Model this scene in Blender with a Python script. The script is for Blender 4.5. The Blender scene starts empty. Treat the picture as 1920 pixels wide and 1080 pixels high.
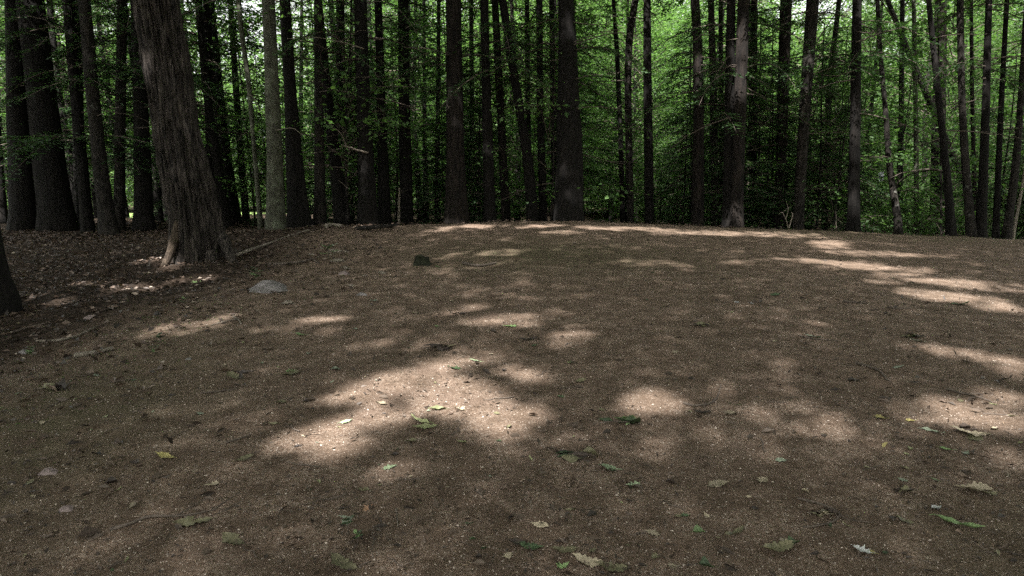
import bpy, math, random
import numpy as np
from mathutils import Vector, Matrix, noise as mn

# ------------------------------------------------------------------ camera, sky, sun, exposure
SC = bpy.context.scene
COL = SC.collection
R = math.radians
PITCH = R(7.8)
CAM = np.array([0.0, 0.0, 1.5])
cam_data = bpy.data.cameras.new('camera')
cam_data.lens = 24.0; cam_data.sensor_width = 36.0
cam_data.clip_start = 0.05; cam_data.clip_end = 1500
cam = bpy.data.objects.new('camera', cam_data)
cam.location = CAM; cam.rotation_euler = (math.pi/2 - PITCH, 0, 0)
COL.objects.link(cam); SC.camera = cam

SUN = np.array([-0.22, -0.56, 0.80]); SUN /= np.linalg.norm(SUN)
SUN_EL = math.asin(SUN[2]); SUN_AZ = math.atan2(SUN[0], SUN[1])
w = bpy.data.worlds.new('World'); SC.world = w; w.use_nodes = True
nt = w.node_tree
sky = nt.nodes.new('ShaderNodeTexSky'); sky.sky_type = 'NISHITA'; sky.sun_disc = False
sky.sun_elevation = SUN_EL; sky.sun_rotation = SUN_AZ
sky.air_density = 0.9; sky.dust_density = 4.0; sky.ozone_density = 0.6
hs = nt.nodes.new('ShaderNodeHueSaturation'); hs.inputs['Saturation'].default_value = 0.08
nt.links.new(sky.outputs[0], hs.inputs['Color'])
bg = nt.nodes['Background']; bg.inputs['Strength'].default_value = 0.105
nt.links.new(hs.outputs[0], bg.inputs['Color'])
sl = bpy.data.lights.new('sun', 'SUN'); sl.energy = 5.0; sl.angle = R(0.53); sl.color = (1.0, 0.99, 0.97)
so = bpy.data.objects.new('sun', sl)
so.rotation_euler = Vector(-SUN).to_track_quat('-Z', 'Y').to_euler(); so.location = SUN*40
COL.objects.link(so)
SC.view_settings.view_transform = 'Standard'
try: SC.view_settings.look = 'None'
except Exception: pass
SC.view_settings.exposure = 2.2; SC.view_settings.gamma = 1.0
SC.cycles.max_bounces = 6; SC.cycles.diffuse_bounces = 3; SC.cycles.glossy_bounces = 1
SC.cycles.transmission_bounces = 3; SC.cycles.transparent_max_bounces = 4
SC.cycles.caustics_reflective = False; SC.cycles.caustics_refractive = False
SC.cycles.use_denoising = False

rng = np.random.default_rng(7)
random.seed(7)

# ------------------------------------------------------------------ picture <-> place
F = 1280.0
cp, sp = math.cos(PITCH), math.sin(PITCH)
def ray(px, py):
    a, b = px-960, 540-py
    return np.array([a, F*cp + b*sp, -F*sp + b*cp])
def at(px, py, Y):
    d = ray(px, py); t = Y/d[1]
    return CAM + d*t, t            # point at depth Y, metres per pixel there
def project(P):
    d = P - CAM
    depth = d[:, 1]*cp - d[:, 2]*sp
    up = d[:, 1]*sp + d[:, 2]*cp
    depth_s = np.where(depth > 0.05, depth, 0.05)
    return 960 + F*d[:, 0]/depth_s, 540 - F*up/depth_s, depth

def sstep(a, b, x):
    t = np.clip((x-a)/(b-a), 0, 1); return t*t*(3-2*t)
def pad_mask(X, Y):
    edge = -3.35 + 0.25*np.sin(Y*0.9) - 0.02*np.maximum(Y-9, 0)*3
    left = sstep(-9.5, 0, X-edge)**1.0*0 + (1-0.92*sstep(0.0, 7.5, edge-X)) - 0.06*sstep(0, .45, edge-X)
    right = 1-0.9*sstep(10.5, 17, X)
    back = 1-sstep(13.6, 18.5, Y + 0.02*(X-1)**2*0.3)
    front = 1-0.6*sstep(-2, -14, Y)
    return np.clip(left, 0, 1)*right*back*front
def gbase(X, Y):
    Yc = np.clip(Y, -6, 14.3)
    pad = 0.070*Yc - 0.04*(np.sqrt((X-0.7)**2+1)-1)*np.clip(Yc, 0, 20)/14
    m = pad_mask(X, Y)
    floor = -0.12 + 0.10*np.sin(X*0.31+1.3)*np.cos(Y*0.23) - 0.004*np.clip(Y-30, 0, 60)
    floor = floor*sstep(3, 9, np.sqrt(X**2+Y**2)*0.8)
    fl = 0.036*np.clip(Y, -5, 18) - 0.55*sstep(19, 44, Y) + 0.03*np.sin(X*0.7)*np.cos(Y*0.5)
    wl = sstep(-1.0, -3.5, X)*(1-sstep(48, 60, Y))
    floor = floor*(1-wl) + fl*wl
    return pad*m + floor*(1-m)
def edge_at(Y):
    return -3.12 + 0.25*math.sin(Y*0.9) - 0.06*max(Y-9, 0)
def gfine(x, y, litter):
    n = 0.024*mn.noise(Vector((x*0.9, y*0.9, 3.1))) + 0.015*mn.noise(Vector((x*2.9, y*2.9, 7.7)))
    if abs(x) < 9 and y < 17:
        n += 0.0075*mn.noise(Vector((x*8, y*8, 1.7))) + 0.0045*mn.noise(Vector((x*19, y*19, 9.2)))
    return n*(1+1.8*litter)
def litter_of(x, y):
    e = edge_at(y)
    a = float(sstep(-0.3, 0.9, e-x)); b = float(sstep(14.2, 15.5, y)); c = float(sstep(11.5, 14, x))
    return max(a, b, c)
def g(x, y):
    return float(gbase(np.float64(x), np.float64(y))) + gfine(x, y, litter_of(x, y))
def hit(px, py):
    d = ray(px, py); d = d/d[1]
    t = 1.2
    while t < 90:
        p = CAM + d*t
        if p[2] < g(p[0], p[1]): break
        t += 0.04
    lo, hi = t-0.04, t
    for _ in range(12):
        m = (lo+hi)/2; p = CAM + d*m
        if p[2] < g(p[0], p[1]): hi = m
        else: lo = m
    p = CAM + d*hi
    return p, hi*math.sqrt(1)/F/d[1]*1.0   # point, rough metres per pixel across the view
def gnormal(x, y, e=0.06):
    zx = (g(x+e, y)-g(x-e, y))/(2*e); zy = (g(x, y+e)-g(x, y-e))/(2*e)
    return Vector((-zx, -zy, 1)).normalized()

# ------------------------------------------------------------------ object helpers
def tag(o, label=None, cat=None, group=None, kind=None):
    if label: o['label'] = label
    if cat: o['category'] = cat
    if group: o['group'] = group
    if kind: o['kind'] = kind
    return o
def empty(name, loc, label=None, cat=None, group=None):
    o = bpy.data.objects.new(name, None); COL.objects.link(o); o.location = loc; o.empty_display_size = 0.2
    return tag(o, label, cat, group)
def link(name, me, parent=None, loc=(0, 0, 0)):
    o = bpy.data.objects.new(name, me); COL.objects.link(o); o.location = loc
    if parent is not None: o.parent = parent
    return o
class MB:
    """collects polygons of 3 or 4 corners with a material slot"""
    def __init__(s): s.v = []; s.f = []; s.m = []; s.n = 0; s.sm = []
    def add(s, V, Fc, m=0, smooth=True):
        V = np.asarray(V, float); Fc = np.asarray(Fc, int)
        if len(Fc) == 0: return
        s.v.append(V); s.f.append(Fc + s.n); s.m.append(np.full(len(Fc), m)); s.sm.append(np.full(len(Fc), smooth)); s.n += len(V)
    def mesh(s, name, mats):
        me = bpy.data.meshes.new(name)
        V = np.concatenate(s.v); nf = sum(len(a) for a in s.f)
        loops = np.concatenate([a.ravel() for a in s.f]); tot = np.concatenate([np.full(len(a), a.shape[1]) for a in s.f])
        st = np.concatenate([[0], np.cumsum(tot)[:-1]])
        me.vertices.add(len(V)); me.vertices.foreach_set('co', V.astype(np.float32).ravel())
        me.loops.add(len(loops)); me.loops.foreach_set('vertex_index', loops.astype(np.int32))
        me.polygons.add(nf); me.polygons.foreach_set('loop_start', st.astype(np.int32))
        me.polygons.foreach_set('material_index', np.concatenate(s.m).astype(np.int32))
        me.polygons.foreach_set('use_smooth', np.concatenate(s.sm).astype(bool))
        for m in mats: me.materials.append(m)
        me.update(calc_edges=True); me.validate()
        return me
def spline(P, n):
    P = np.asarray(P, float)
    Q = np.vstack([2*P[0]-P[1], P, 2*P[-1]-P[-2]])
    out = []; k = len(P)-1
    for u in np.linspace(0, k-1e-6, n):
        i = int(u); t = u-i
        a, b, c, d = Q[i:i+4]
        out.append(0.5*((2*b)+(c-a)*t+(2*a-5*b+4*c-d)*t*t+(3*b-a-3*c+d)*t**3))
    return np.array(out)
def tube(mb, P, rad, seg=6, m=0, rough=0.0, seed=0, cap=True):
    """P (n,3), rad (n,) ; round section tube with uneven surface"""
    P = np.asarray(P, float); rad = np.asarray(rad, float); n = len(P)
    T = np.gradient(P, axis=0); T /= np.linalg.norm(T, axis=1)[:, None]+1e-9
    ref = np.array([0.0, 1.0, 0.0]) if abs(T[:, 1]).mean() < 0.8 else np.array([0.0, 0, 1.0])
    U = np.cross(T, ref); U /= np.linalg.norm(U, axis=1)[:, None]+1e-9
    W = np.cross(T, U)
    a = np.linspace(0, 2*math.pi, seg, endpoint=False)
    rr = np.repeat(rad[:, None], seg, 1)
    if rough:
        rs = np.random.default_rng(seed)
        rr = rr*(1+rough*rs.uniform(-1, 1, rr.shape))
    V = P[:, None, :] + rr[:, :, None]*(np.cos(a)[None, :, None]*U[:, None, :] + np.sin(a)[None, :, None]*W[:, None, :])
    i = np.arange(n-1)[:, None]*seg; j = np.arange(seg)[None, :]; jn = (j+1) % seg
    Fq = np.stack([i+j, i+jn, i+seg+jn, i+seg+j], -1).reshape(-1, 4)
    mb.add(V.reshape(-1, 3), Fq, m)
    if cap:
        for k, flip in ((0, True), (n-1, False)):
            c = V[k]; Vc = np.vstack([c, P[k][None]])
            f = [[q, (q+1) % seg, seg] if not flip else [(q+1) % seg, q, seg] for q in range(seg)]
            mb.add(Vc, f, m, False)
def unit(v): return v/(np.linalg.norm(v, axis=-1, keepdims=True)+1e-9)
def cards(mb, P, D, N, L, Wd, m=0, fold=0.18):
    """leaf shaped quads; P base, D direction, N up side"""
    D = unit(D); S = unit(np.cross(D, N)); N = np.cross(S, D)
    L = np.asarray(L)[:, None]; Wd = np.asarray(Wd)[:, None]
    a = P; b = P+D*L*0.42+S*Wd*0.5+N*Wd*fold; c = P+D*L; d = P+D*L*0.42-S*Wd*0.5+N*Wd*fold
    V = np.stack([a, b, c, d], 1).reshape(-1, 3)
    mb.add(V, np.arange(len(V)).reshape(-1, 4), m, False)
def rdir(n, rs, flat=1.0):
    v = rs.normal(size=(n, 3)); v[:, 2] *= flat; return unit(v)

# ------------------------------------------------------------------ materials
def nodes(name):
    m = bpy.data.materials.new(name); m.use_nodes = True
    t = m.node_tree; b = t.nodes['Principled BSDF']; b.inputs['Specular IOR Level'].default_value = 0.2
    return m, t, b
def N(t, kind, **kw):
    n = t.nodes.new(kind)
    for k, v in kw.items(): setattr(n, k, v)
    return n
def noise_tex(t, scale, detail=4, rough=0.6, vec=None, dist=0.0):
    n = N(t, 'ShaderNodeTexNoise'); n.inputs['Scale'].default_value = scale; n.inputs['Detail'].default_value = detail
    n.inputs['Roughness'].default_value = rough; n.inputs['Distortion'].default_value = dist
    if vec is not None: t.links.new(vec, n.inputs['Vector'])
    return n.outputs['Fac']
def ramp(t, fac, stops):
    n = N(t, 'ShaderNodeValToRGB'); e = n.color_ramp.elements
    while len(e) < len(stops): e.new(0.5)
    for q, (p, c) in zip(e, stops):
        q.position = p; q.color = (c[0], c[1], c[2], 1) if not isinstance(c, (int, float)) else (c, c, c, 1)
    t.links.new(fac, n.inputs['Fac']); return n.outputs['Color']
def mix(t, fac, a, b, blend='MIX'):
    n = N(t, 'ShaderNodeMix', data_type='RGBA', blend_type=blend)
    for sock, v in ((n.inputs[0], fac), (n.inputs[6], a), (n.inputs[7], b)):
        if hasattr(v, 'is_output'): t.links.new(v, sock)
        elif isinstance(v, (int, float)): sock.default_value = v
        else: sock.default_value = (*v, 1)
    return n.outputs[2]
def bump(t, b, h, strength, dist=0.01):
    n = N(t, 'ShaderNodeBump'); n.inputs['Strength'].default_value = strength; n.inputs['Distance'].default_value = dist
    t.links.new(h, n.inputs['Height']); t.links.new(n.outputs[0], b.inputs['Normal'])

def leaf_mat(name, c0, c1, trans=0.35, tcol=None, rough=0.55):
    m, t, b = nodes(name)
    geo = N(t, 'ShaderNodeNewGeometry')
    col = ramp(t, geo.outputs['Random Per Island'], [(0, c0), (1, c1)])
    t.links.new(col, b.inputs['Base Color']); b.inputs['Roughness'].default_value = rough
    b.inputs['Specular IOR Level'].default_value = 0.3
    tr = N(t, 'ShaderNodeBsdfTranslucent')
    tc = mix(t, 1.0, col, tcol or (1.45, 1.65, 0.85), 'MULTIPLY'); t.links.new(tc, tr.inputs['Color'])
    ms = N(t, 'ShaderNodeMixShader'); ms.inputs[0].default_value = trans
    t.links.new(b.outputs[0], ms.inputs[1]); t.links.new(tr.outputs[0], ms.inputs[2])
    t.links.new(ms.outputs[0], t.nodes['Material Output'].inputs['Surface'])
    return m
def bark_mat(name, dark, light, lichen=None, stretch=0.16, scale=22, lich_amt=0.55):
    m, t, b = nodes(name)
    tc = N(t, 'ShaderNodeTexCoord'); mp = N(t, 'ShaderNodeMapping'); mp.inputs['Scale'].default_value = (1, 1, stretch)
    t.links.new(tc.outputs['Object'], mp.inputs['Vector'])
    n1 = noise_tex(t, scale, 8, 0.7, mp.outputs[0], 0.6)
    n2 = noise_tex(t, 1.7, 4, 0.6, tc.outputs['Object'])
    col = ramp(t, n1, [(0.40, dark), (0.62, light)])
    if lichen:
        n3 = noise_tex(t, 5.5, 6, 0.7, tc.outputs['Object'])
        msk = ramp(t, n3, [(lich_amt, 0.0), (lich_amt+0.12, 0.8)])
        col = mix(t, msk, col, lichen)
    col = mix(t, ramp(t, n2, [(0.3, 0.55), (0.7, 0.0)]), col, dark)
    t.links.new(col, b.inputs['Base Color']); b.inputs['Roughness'].default_value = 0.9
    bump(t, b, n1, 1.0, 0.06)
    return m
def plain_mat(name, c0, c1, scale=20, rough=0.9, bumps=0.4):
    m, t, b = nodes(name)
    tc = N(t, 'ShaderNodeTexCoord')
    n1 = noise_tex(t, scale, 6, 0.65, tc.outputs['Object'])
    t.links.new(ramp(t, n1, [(0.3, c0), (0.7, c1)]), b.inputs['Base Color']); b.inputs['Roughness'].default_value = rough
    bump(t, b, n1, bumps, 0.01)
    return m
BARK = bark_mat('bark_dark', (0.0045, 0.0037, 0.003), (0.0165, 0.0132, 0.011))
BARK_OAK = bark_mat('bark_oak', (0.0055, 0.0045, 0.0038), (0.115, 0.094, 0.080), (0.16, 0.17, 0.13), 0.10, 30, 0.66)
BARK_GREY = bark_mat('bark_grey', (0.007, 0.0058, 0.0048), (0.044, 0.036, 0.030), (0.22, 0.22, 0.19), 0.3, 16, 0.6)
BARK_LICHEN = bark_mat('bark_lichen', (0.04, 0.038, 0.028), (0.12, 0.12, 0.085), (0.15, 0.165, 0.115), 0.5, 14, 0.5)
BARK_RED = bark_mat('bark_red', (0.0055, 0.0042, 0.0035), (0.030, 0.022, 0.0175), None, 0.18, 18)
DEAD = bark_mat('dead_wood', (0.15, 0.122, 0.096), (0.38, 0.33, 0.27), None, 0.12, 26)
TWIG = plain_mat('twig_bark', (0.05, 0.04, 0.032), (0.14, 0.11, 0.09), 30)
HEM = leaf_mat('hemlock_needles', (0.020, 0.044, 0.017), (0.050, 0.095, 0.035), 0.3)
DEC = leaf_mat('broad_leaves', (0.048, 0.102, 0.030), (0.115, 0.195, 0.064), 0.5)
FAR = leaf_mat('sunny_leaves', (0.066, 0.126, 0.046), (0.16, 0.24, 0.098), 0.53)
CANOPY = leaf_mat('canopy_leaves', (0.035, 0.075, 0.02), (0.06, 0.11, 0.03), 0.20)
BARK_ROOT_SUNLIT = bark_mat('bark_root_sunlit', (0.03, 0.021, 0.015), (0.15, 0.112, 0.080), None, 0.3, 24)  # sunlit tan painted into the bark of the oak's left root
ROCK = plain_mat('rock_grey', (0.075, 0.066, 0.062), (0.21, 0.19, 0.185), 22, 0.9, 0.8)
ROCK_PINK = plain_mat('rock_pink', (0.13, 0.095, 0.088), (0.25, 0.195, 0.185), 18, 0.9, 0.6)

# ------------------------------------------------------------------ ground
def axis(lims):
    out = [lims[0][0]]
    for a, b, s0, s1 in lims:
        x = a
        while x < b-1e-6:
            s = s0 + (s1-s0)*(x-a)/(b-a); x = min(b, x+s); out.append(x)
    return np.array(out)
ys = axis([(-60, -6, 8, 2), (-6, 1.8, 1, 0.1), (1.8, 7, 0.035, 0.05), (7, 16, 0.05, 0.12), (16, 40, 0.2, 1.2), (40, 400, 1.5, 30)])
xr = axis([(0, 4.5, 0.04, 0.045), (4.5, 12, 0.05, 0.16), (12, 40, 0.2, 2), (40, 400, 3, 40)])
xs = np.concatenate([-xr[::-1][:-1], xr])
XX, YY = np.meshgrid(xs, ys)
ZZ = gbase(XX, YY)
lit = np.zeros_like(ZZ)
for i in range(len(ys)):
    for j in range(len(xs)):
        x, y = float(xs[j]), float(ys[i])
        l = litter_of(x, y); lit[i, j] = l
        if -10 < y < 70 and abs(x) < 60: ZZ[i, j] += gfine(x, y, l)
gm = MB()
ny, nx = XX.shape
ii = np.arange(ny-1)[:, None]*nx; jj = np.arange(nx-1)[None, :]
gm.add(np.stack([XX, YY, ZZ], -1).reshape(-1, 3), np.stack([ii+jj, ii+jj+1, ii+nx+jj+1, ii+nx+jj], -1).reshape(-1, 4))

GM, t, b = nodes('gravelly_earth')
tc = N(t, 'ShaderNodeTexCoord'); P = tc.outputs['Object']
att = N(t, 'ShaderNodeAttribute', attribute_name='litter'); LIT = att.outputs['Fac']
attl = N(t, 'ShaderNodeAttribute', attribute_name='lawn'); LAWN = attl.outputs['Fac']
n_big = noise_tex(t, 0.9, 5, 0.6, P); n_mid = noise_tex(t, 6, 6, 0.65, P); n_fine = noise_tex(t, 55, 6, 0.75, P); n_grit = noise_tex(t, 170, 3, 0.7, P)
c = ramp(t, n_fine, [(0.36, (0.045, 0.029, 0.021)), (0.49, (0.220, 0.139, 0.093)), (0.62, (0.50, 0.41, 0.33))])
c2 = ramp(t, n_grit, [(0.38, (0.050, 0.033, 0.024)), (0.5, (0.230, 0.146, 0.098)), (0.61, (0.60, 0.50, 0.41))])
c = mix(t, 0.5, c, c2)
c = mix(t, ramp(t, n_mid, [(0.42, 0.7), (0.60, 0.0)]), c, (0.105, 0.070, 0.047))
c = mix(t, ramp(t, n_big, [(0.40, 0.35), (0.66, 0.0)]), c, (0.15, 0.108, 0.076))
c = mix(t, ramp(t, noise_tex(t, 1.6, 4, 0.6, P, 0.8), [(0.55, 0.0), (0.68, 0.3)]), c, (0.235, 0.165, 0.128))
# thin moss on the far side of the pad and left shoulder, plus shade painted into the front corners
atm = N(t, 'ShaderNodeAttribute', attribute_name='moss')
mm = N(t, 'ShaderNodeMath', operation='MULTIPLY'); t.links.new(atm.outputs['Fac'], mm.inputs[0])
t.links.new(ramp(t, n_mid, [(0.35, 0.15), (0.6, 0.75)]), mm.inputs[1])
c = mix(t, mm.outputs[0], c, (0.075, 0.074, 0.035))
lc = ramp(t, n_fine, [(0.30, (0.014, 0.010, 0.007)), (0.52, (0.052, 0.035, 0.025)), (0.72, (0.15, 0.105, 0.076))])
lc = mix(t, ramp(t, n_mid, [(0.40, 0.6), (0.6, 0.0)]), lc, (0.026, 0.020, 0.014))
c = mix(t, LIT, c, lc)
gr = ramp(t, n_fine, [(0.3, (0.10, 0.17, 0.04)), (0.7, (0.24, 0.32, 0.11))])
c = mix(t, LAWN, c, gr)
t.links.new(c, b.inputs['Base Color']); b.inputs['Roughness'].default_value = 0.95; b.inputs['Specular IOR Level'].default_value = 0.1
ha = N(t, 'ShaderNodeMath', operation='ADD'); t.links.new(n_fine, ha.inputs[0]); t.links.new(n_grit, ha.inputs[1])
bump(t, b, ha.outputs[0], 1.0, 0.022)
gme = gm.mesh('ground', [GM])
def point_attr(me, name, vals):
    a = me.attributes.new(name, 'FLOAT', 'POINT'); a.data.foreach_set('value', np.asarray(vals, np.float32).ravel())
point_attr(gme, 'litter', lit)
lawn = sstep(-17, -21, XX)*sstep(40, 43, YY)*(1-sstep(66, 70, YY))
point_attr(gme, 'lawn', lawn)
moss = 0.9*np.exp(-(((XX-0.6)/1.7)**2+((YY-9.6)/1.5)**2)) + 0.35*np.exp(-(((XX-7)/4)**2+((YY-13.5)/1.2)**2)) + 0.9*np.exp(-(((XX+2.6)/0.75)**2+((YY-3.6)/1.6)**2)) + 0.7*np.exp(-(((XX-2.1)/0.6)**2+((YY-2.3)/0.5)**2))  # front-left and front-right blobs: moss tint that also paints in the corner shade
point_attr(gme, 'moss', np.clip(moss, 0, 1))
ground = link('ground', gme); tag(ground, kind='structure')

# ------------------------------------------------------------------ trunks
def trunk_mesh(name, pts, mat, seg=14, step=0.22, ridge=0.06, seed=0, flare=0.55, twigs=0, twig_z=(1.6, 8), limbs=None, furrow=0.0, ztop=None):
    """pts rows (x,y,z,r) from the base upward, local to the base"""
    pts = np.asarray(pts, float)
    n = max(8, int((pts[-1, 2]-pts[0, 2])/step))
    zz_ = np.linspace(pts[0, 2], pts[-1, 2], n); S = np.stack([np.interp(zz_, pts[:, 2], pts[:, q]) for q in range(4)], 1)
    kw_ = max(1, int(0.7/step)); ker = np.hanning(2*kw_+3)[1:-1]; ker /= ker.sum(); h_ = len(ker)//2
    for q in (0, 1, 3):
        e0 = S[0, q]-(S[1:h_+1, q][::-1]-S[0, q]); e1 = 2*S[-1, q]-S[-h_-1:-1, q][::-1]
        if len(e0) == h_ and len(e1) == h_: S[:, q] = np.convolve(np.concatenate([e0, S[:, q], e1]), ker, 'valid')
    r = np.maximum(S[:, 3], 0.012); h = S[:, 2]-S[0, 2]
    r = r*(1+flare*np.exp(-np.maximum(h-0.25, 0)/0.28))
    a = np.linspace(0, 2*math.pi, seg, endpoint=False)
    off = np.zeros((n, seg)); sd = seed*3.7
    for i in range(n):
        fl = math.exp(-h[i]/0.5)
        for j in range(seg):
            ca, sa = math.cos(a[j]), math.sin(a[j])
            v = mn.noise(Vector((ca*1.6+sd, sa*1.6, h[i]*0.8)))*ridge
            if furrow:
                q = mn.noise(Vector((ca*6.5+sd+0.35*math.sin(h[i]*2.1), sa*6.5, h[i]*0.75)))
                q2 = mn.noise(Vector((ca*13+sd, sa*13, h[i]*1.9)))
                v += furrow*(1-2.2*abs(q)) + furrow*0.5*(1-2*abs(q2)) - furrow*.8
            v += fl*0.28*mn.noise(Vector((ca*2.3+sd, sa*2.3, 0.5)))
            off[i, j] = v
    rr = r[:, None]*(1+off)
    V = np.stack([S[:, 0, None]+rr*np.cos(a), S[:, 1, None]+rr*np.sin(a), np.repeat(S[:, 2, None], seg, 1)], -1)
    mb = MB()
    i = np.arange(n-1)[:, None]*seg; j = np.arange(seg)[None, :]; jn = (j+1) % seg
    mb.add(V.reshape(-1, 3), np.stack([i+j, i+jn, i+seg+jn, i+seg+j], -1).reshape(-1, 4), 0)
    rs = np.random.default_rng(seed+100)
    for k in range(twigs):       # bare dead lower branches, part of the stem
        z = rs.uniform(*twig_z); q = min(n-2, int(np.searchsorted(S[:, 2], z)))
        az = rs.uniform(0, 2*math.pi); L = rs.uniform(0.35, 1.7)
        d = np.array([math.cos(az), math.sin(az), rs.uniform(-0.25, 0.25)])
        p0 = S[q, :3]; dr = rs.uniform(-0.35, 0.05)
        Pq = [p0+d*L*u+np.array([0, 0, dr*L*u*u])+rs.normal(size=3)*0.02*u for u in np.linspace(0, 1, 6)]
        tube(mb, Pq, np.linspace(0.011, 0.003, 6)*(0.6+0.5*L), 4, 1, cap=False)
        for _ in range(rs.integers(1, 5)):
            u = rs.integers(2, 5); d2 = unit(d+rs.normal(size=3)*0.7*np.array([1, 1, .5]))
            l2 = L*rs.uniform(0.15, 0.4)
            tube(mb, [Pq[u], Pq[u]+d2*l2*0.5, Pq[u]+d2*l2+np.array([0, 0, -0.05*l2])], [0.005, 0.004, 0.002], 3, 1, cap=False)
    for Lm in limbs or []:
        Q = spline(Lm[0], 10); tube(mb, Q, np.linspace(Lm[1], 0.015, 10), 7, 0, 0.05, seed, False)
    return mb.mesh(name, [mat, TWIG])

# ------------------------------------------------------------------ crowns (shared meshes)
def hemlock_crown(name, seed, h0, h1, Rr, nb, leaf=0.075, gap=0.075, mat=None, droop=0.16):
    rs = np.random.default_rng(seed); mb = MB()
    A = []
    for k in range(nb):
        f = rs.uniform()**1.15; z = h0+(h1-h0)*f
        L = Rr*((1-f)**0.75)*rs.uniform(0.45, 1.0)+0.25; az = rs.uniform(0, 2*math.pi)
        o = np.array([math.cos(az), math.sin(az), 0]); s = np.array([-o[1], o[0], 0])
        lift = rs.uniform(-0.05, 0.22); u = np.linspace(0, 1, 6)
        Pb = np.array([o*L*q + np.array([0, 0, z+lift*L*q-droop*2*L*q*q]) + s*0.06*L*math.sin(3*q+k) for q in u])
        tube(mb, Pb, np.linspace(0.012, 0.003, 6)*(0.5+0.4*L), 3, 1, cap=False)
        m = int(L/gap); tt = rs.uniform(0.12, 1.0, m*2); side = np.where(np.arange(m*2) % 2, 1.0, -1.0)
        base = np.stack([np.interp(tt, u, Pb[:, q]) for q in range(3)], 1)
        bl = (0.16+0.22*L**0.5*(1-0.75*tt))*rs.uniform(0.5, 1.1, m*2)
        bd = unit(o[None]*rs.uniform(0.4, 1.0, (m*2, 1)) + s[None]*side[:, None]*rs.uniform(0.5, 1.1, (m*2, 1)) + rs.normal(size=(m*2, 3))*0.14 + np.array([0, 0, -0.16]))
        kk = 5
        for q in range(kk):
            w = (q+0.6)/kk
            p = base+bd*(bl*w)[:, None]+np.array([0, 0, -0.10])*(bl*w*w)[:, None]
            sg = np.where(rs.uniform(size=m*2) < 0.5, -1.0, 1.0)
            cr = np.cross(bd, np.array([0, 0, 1.0]))
            dd = unit(bd+cr*sg[:, None]*rs.uniform(0.2, 0.9, (m*2, 1))+rs.normal(size=(m*2, 3))*0.15)
            nn = unit(np.array([0, 0, 1.0])+rs.normal(size=(m*2, 3))*0.35)
            A.append((p, dd, nn, leaf*rs.uniform(0.7, 1.4, m*2), leaf*0.42*rs.uniform(0.7, 1.3, m*2)))
    cards(mb, *[np.concatenate([a[i] for a in A]) for i in range(5)], 0)
    return mb.mesh(name, [mat or HEM, TWIG])
def broad_crown(name, seed, h0, h1, Rr, ncl, per, leaf, mat, spread=0.55, flat=0.28, low=0.0):
    rs = np.random.default_rng(seed); mb = MB(); A = []
    for k in range(ncl):
        f = rs.uniform(); z = h0+(h1-h0)*f
        prof = (0.45+0.55*math.sin(math.pi*min(1, f*0.85+0.12)))
        rad = Rr*prof*math.sqrt(rs.uniform(0.05, 1)); az = rs.uniform(0, 2*math.pi)
        c = np.array([rad*math.cos(az), rad*math.sin(az), z])
        st = np.array([0, 0, z-0.35*rad-0.1]); midp = (c+st)/2+np.array([0, 0, 0.12*rad])
        tube(mb, spline([st, midp, c], 5), np.linspace(0.006+0.006*rad, 0.003, 5), 3, 1, cap=False)
        n = int(per*rs.uniform(0.5, 1.4))
        q = rs.normal(size=(n, 3))*np.array([spread, spread, spread*flat]); q[:, 2] -= 0.12*np.hypot(q[:, 0], q[:, 1])
        d = unit(q*np.array([1, 1, 0.2])+rs.normal(size=(n, 3))*0.35*np.array([1, 1, 0.5])+np.array([0, 0, -0.12]))
        nn = unit(np.array([0, 0, 1.0])+rs.normal(size=(n, 3))*0.5)
        L = leaf*rs.uniform(0.6, 1.3, n)
        A.append((c+q, d, nn, L, L*rs.uniform(0.5, 0.75, n)))
        for _ in range(3):
            e = c+q[rs.integers(0, n)]; tube(mb, [c-np.array([0, 0, .03]), (c+e)/2, e], [0.005, 0.004, 0.002], 3, 1, cap=False)
    cards(mb, *[np.concatenate([a[i] for a in A]) for i in range(5)], 0)
    return mb.mesh(name, [mat, TWIG])
HEM_MID = [hemlock_crown('crown', 11+k, 1.4+0.5*k, 12, 2.9, 62, 0.085, 0.08, droop=0.2) for k in range(3)]
HEM_LOW = [hemlock_crown('crown', 31+k, 0.35, 4.3+0.9*k, 1.7, 75, 0.07, 0.07) for k in range(3)]
HEM_TOP = [hemlock_crown('crown', 51+k, 7.2+0.5*k, 17, 3.3, 48, 0.12, 0.12) for k in range(2)]
HEM_BOUGH = [hemlock_crown('boughs', 151+k, 2.6+0.5*k, 8.2, 2.6, 15, 0.075, 0.075, droop=0.22) for k in range(4)]
BR_TOP = [broad_crown('crown', 61+k, 7.0+0.4*k, 17, 3.8, 48, 80, 0.15, DEC, 0.6, 0.3) for k in range(2)]
BR_MID = [broad_crown('crown', 71+k, 2.2, 13, 3.2, 120, 105, 0.12, DEC, 0.55, 0.22) for k in range(3)]
SAP = [broad_crown('crown', 81+k, 0.7, 3.2+0.9*k, 1.35, 34, 60, 0.10, DEC, 0.36, 0.2) for k in range(4)]
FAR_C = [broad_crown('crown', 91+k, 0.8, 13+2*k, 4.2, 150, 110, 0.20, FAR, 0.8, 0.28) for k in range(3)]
SHRUB = [broad_crown('foliage', 101+k, 0.15, 1.35, 0.85, 40, 34, 0.085, FAR, 0.26, 0.5) for k in range(2)]

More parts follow.
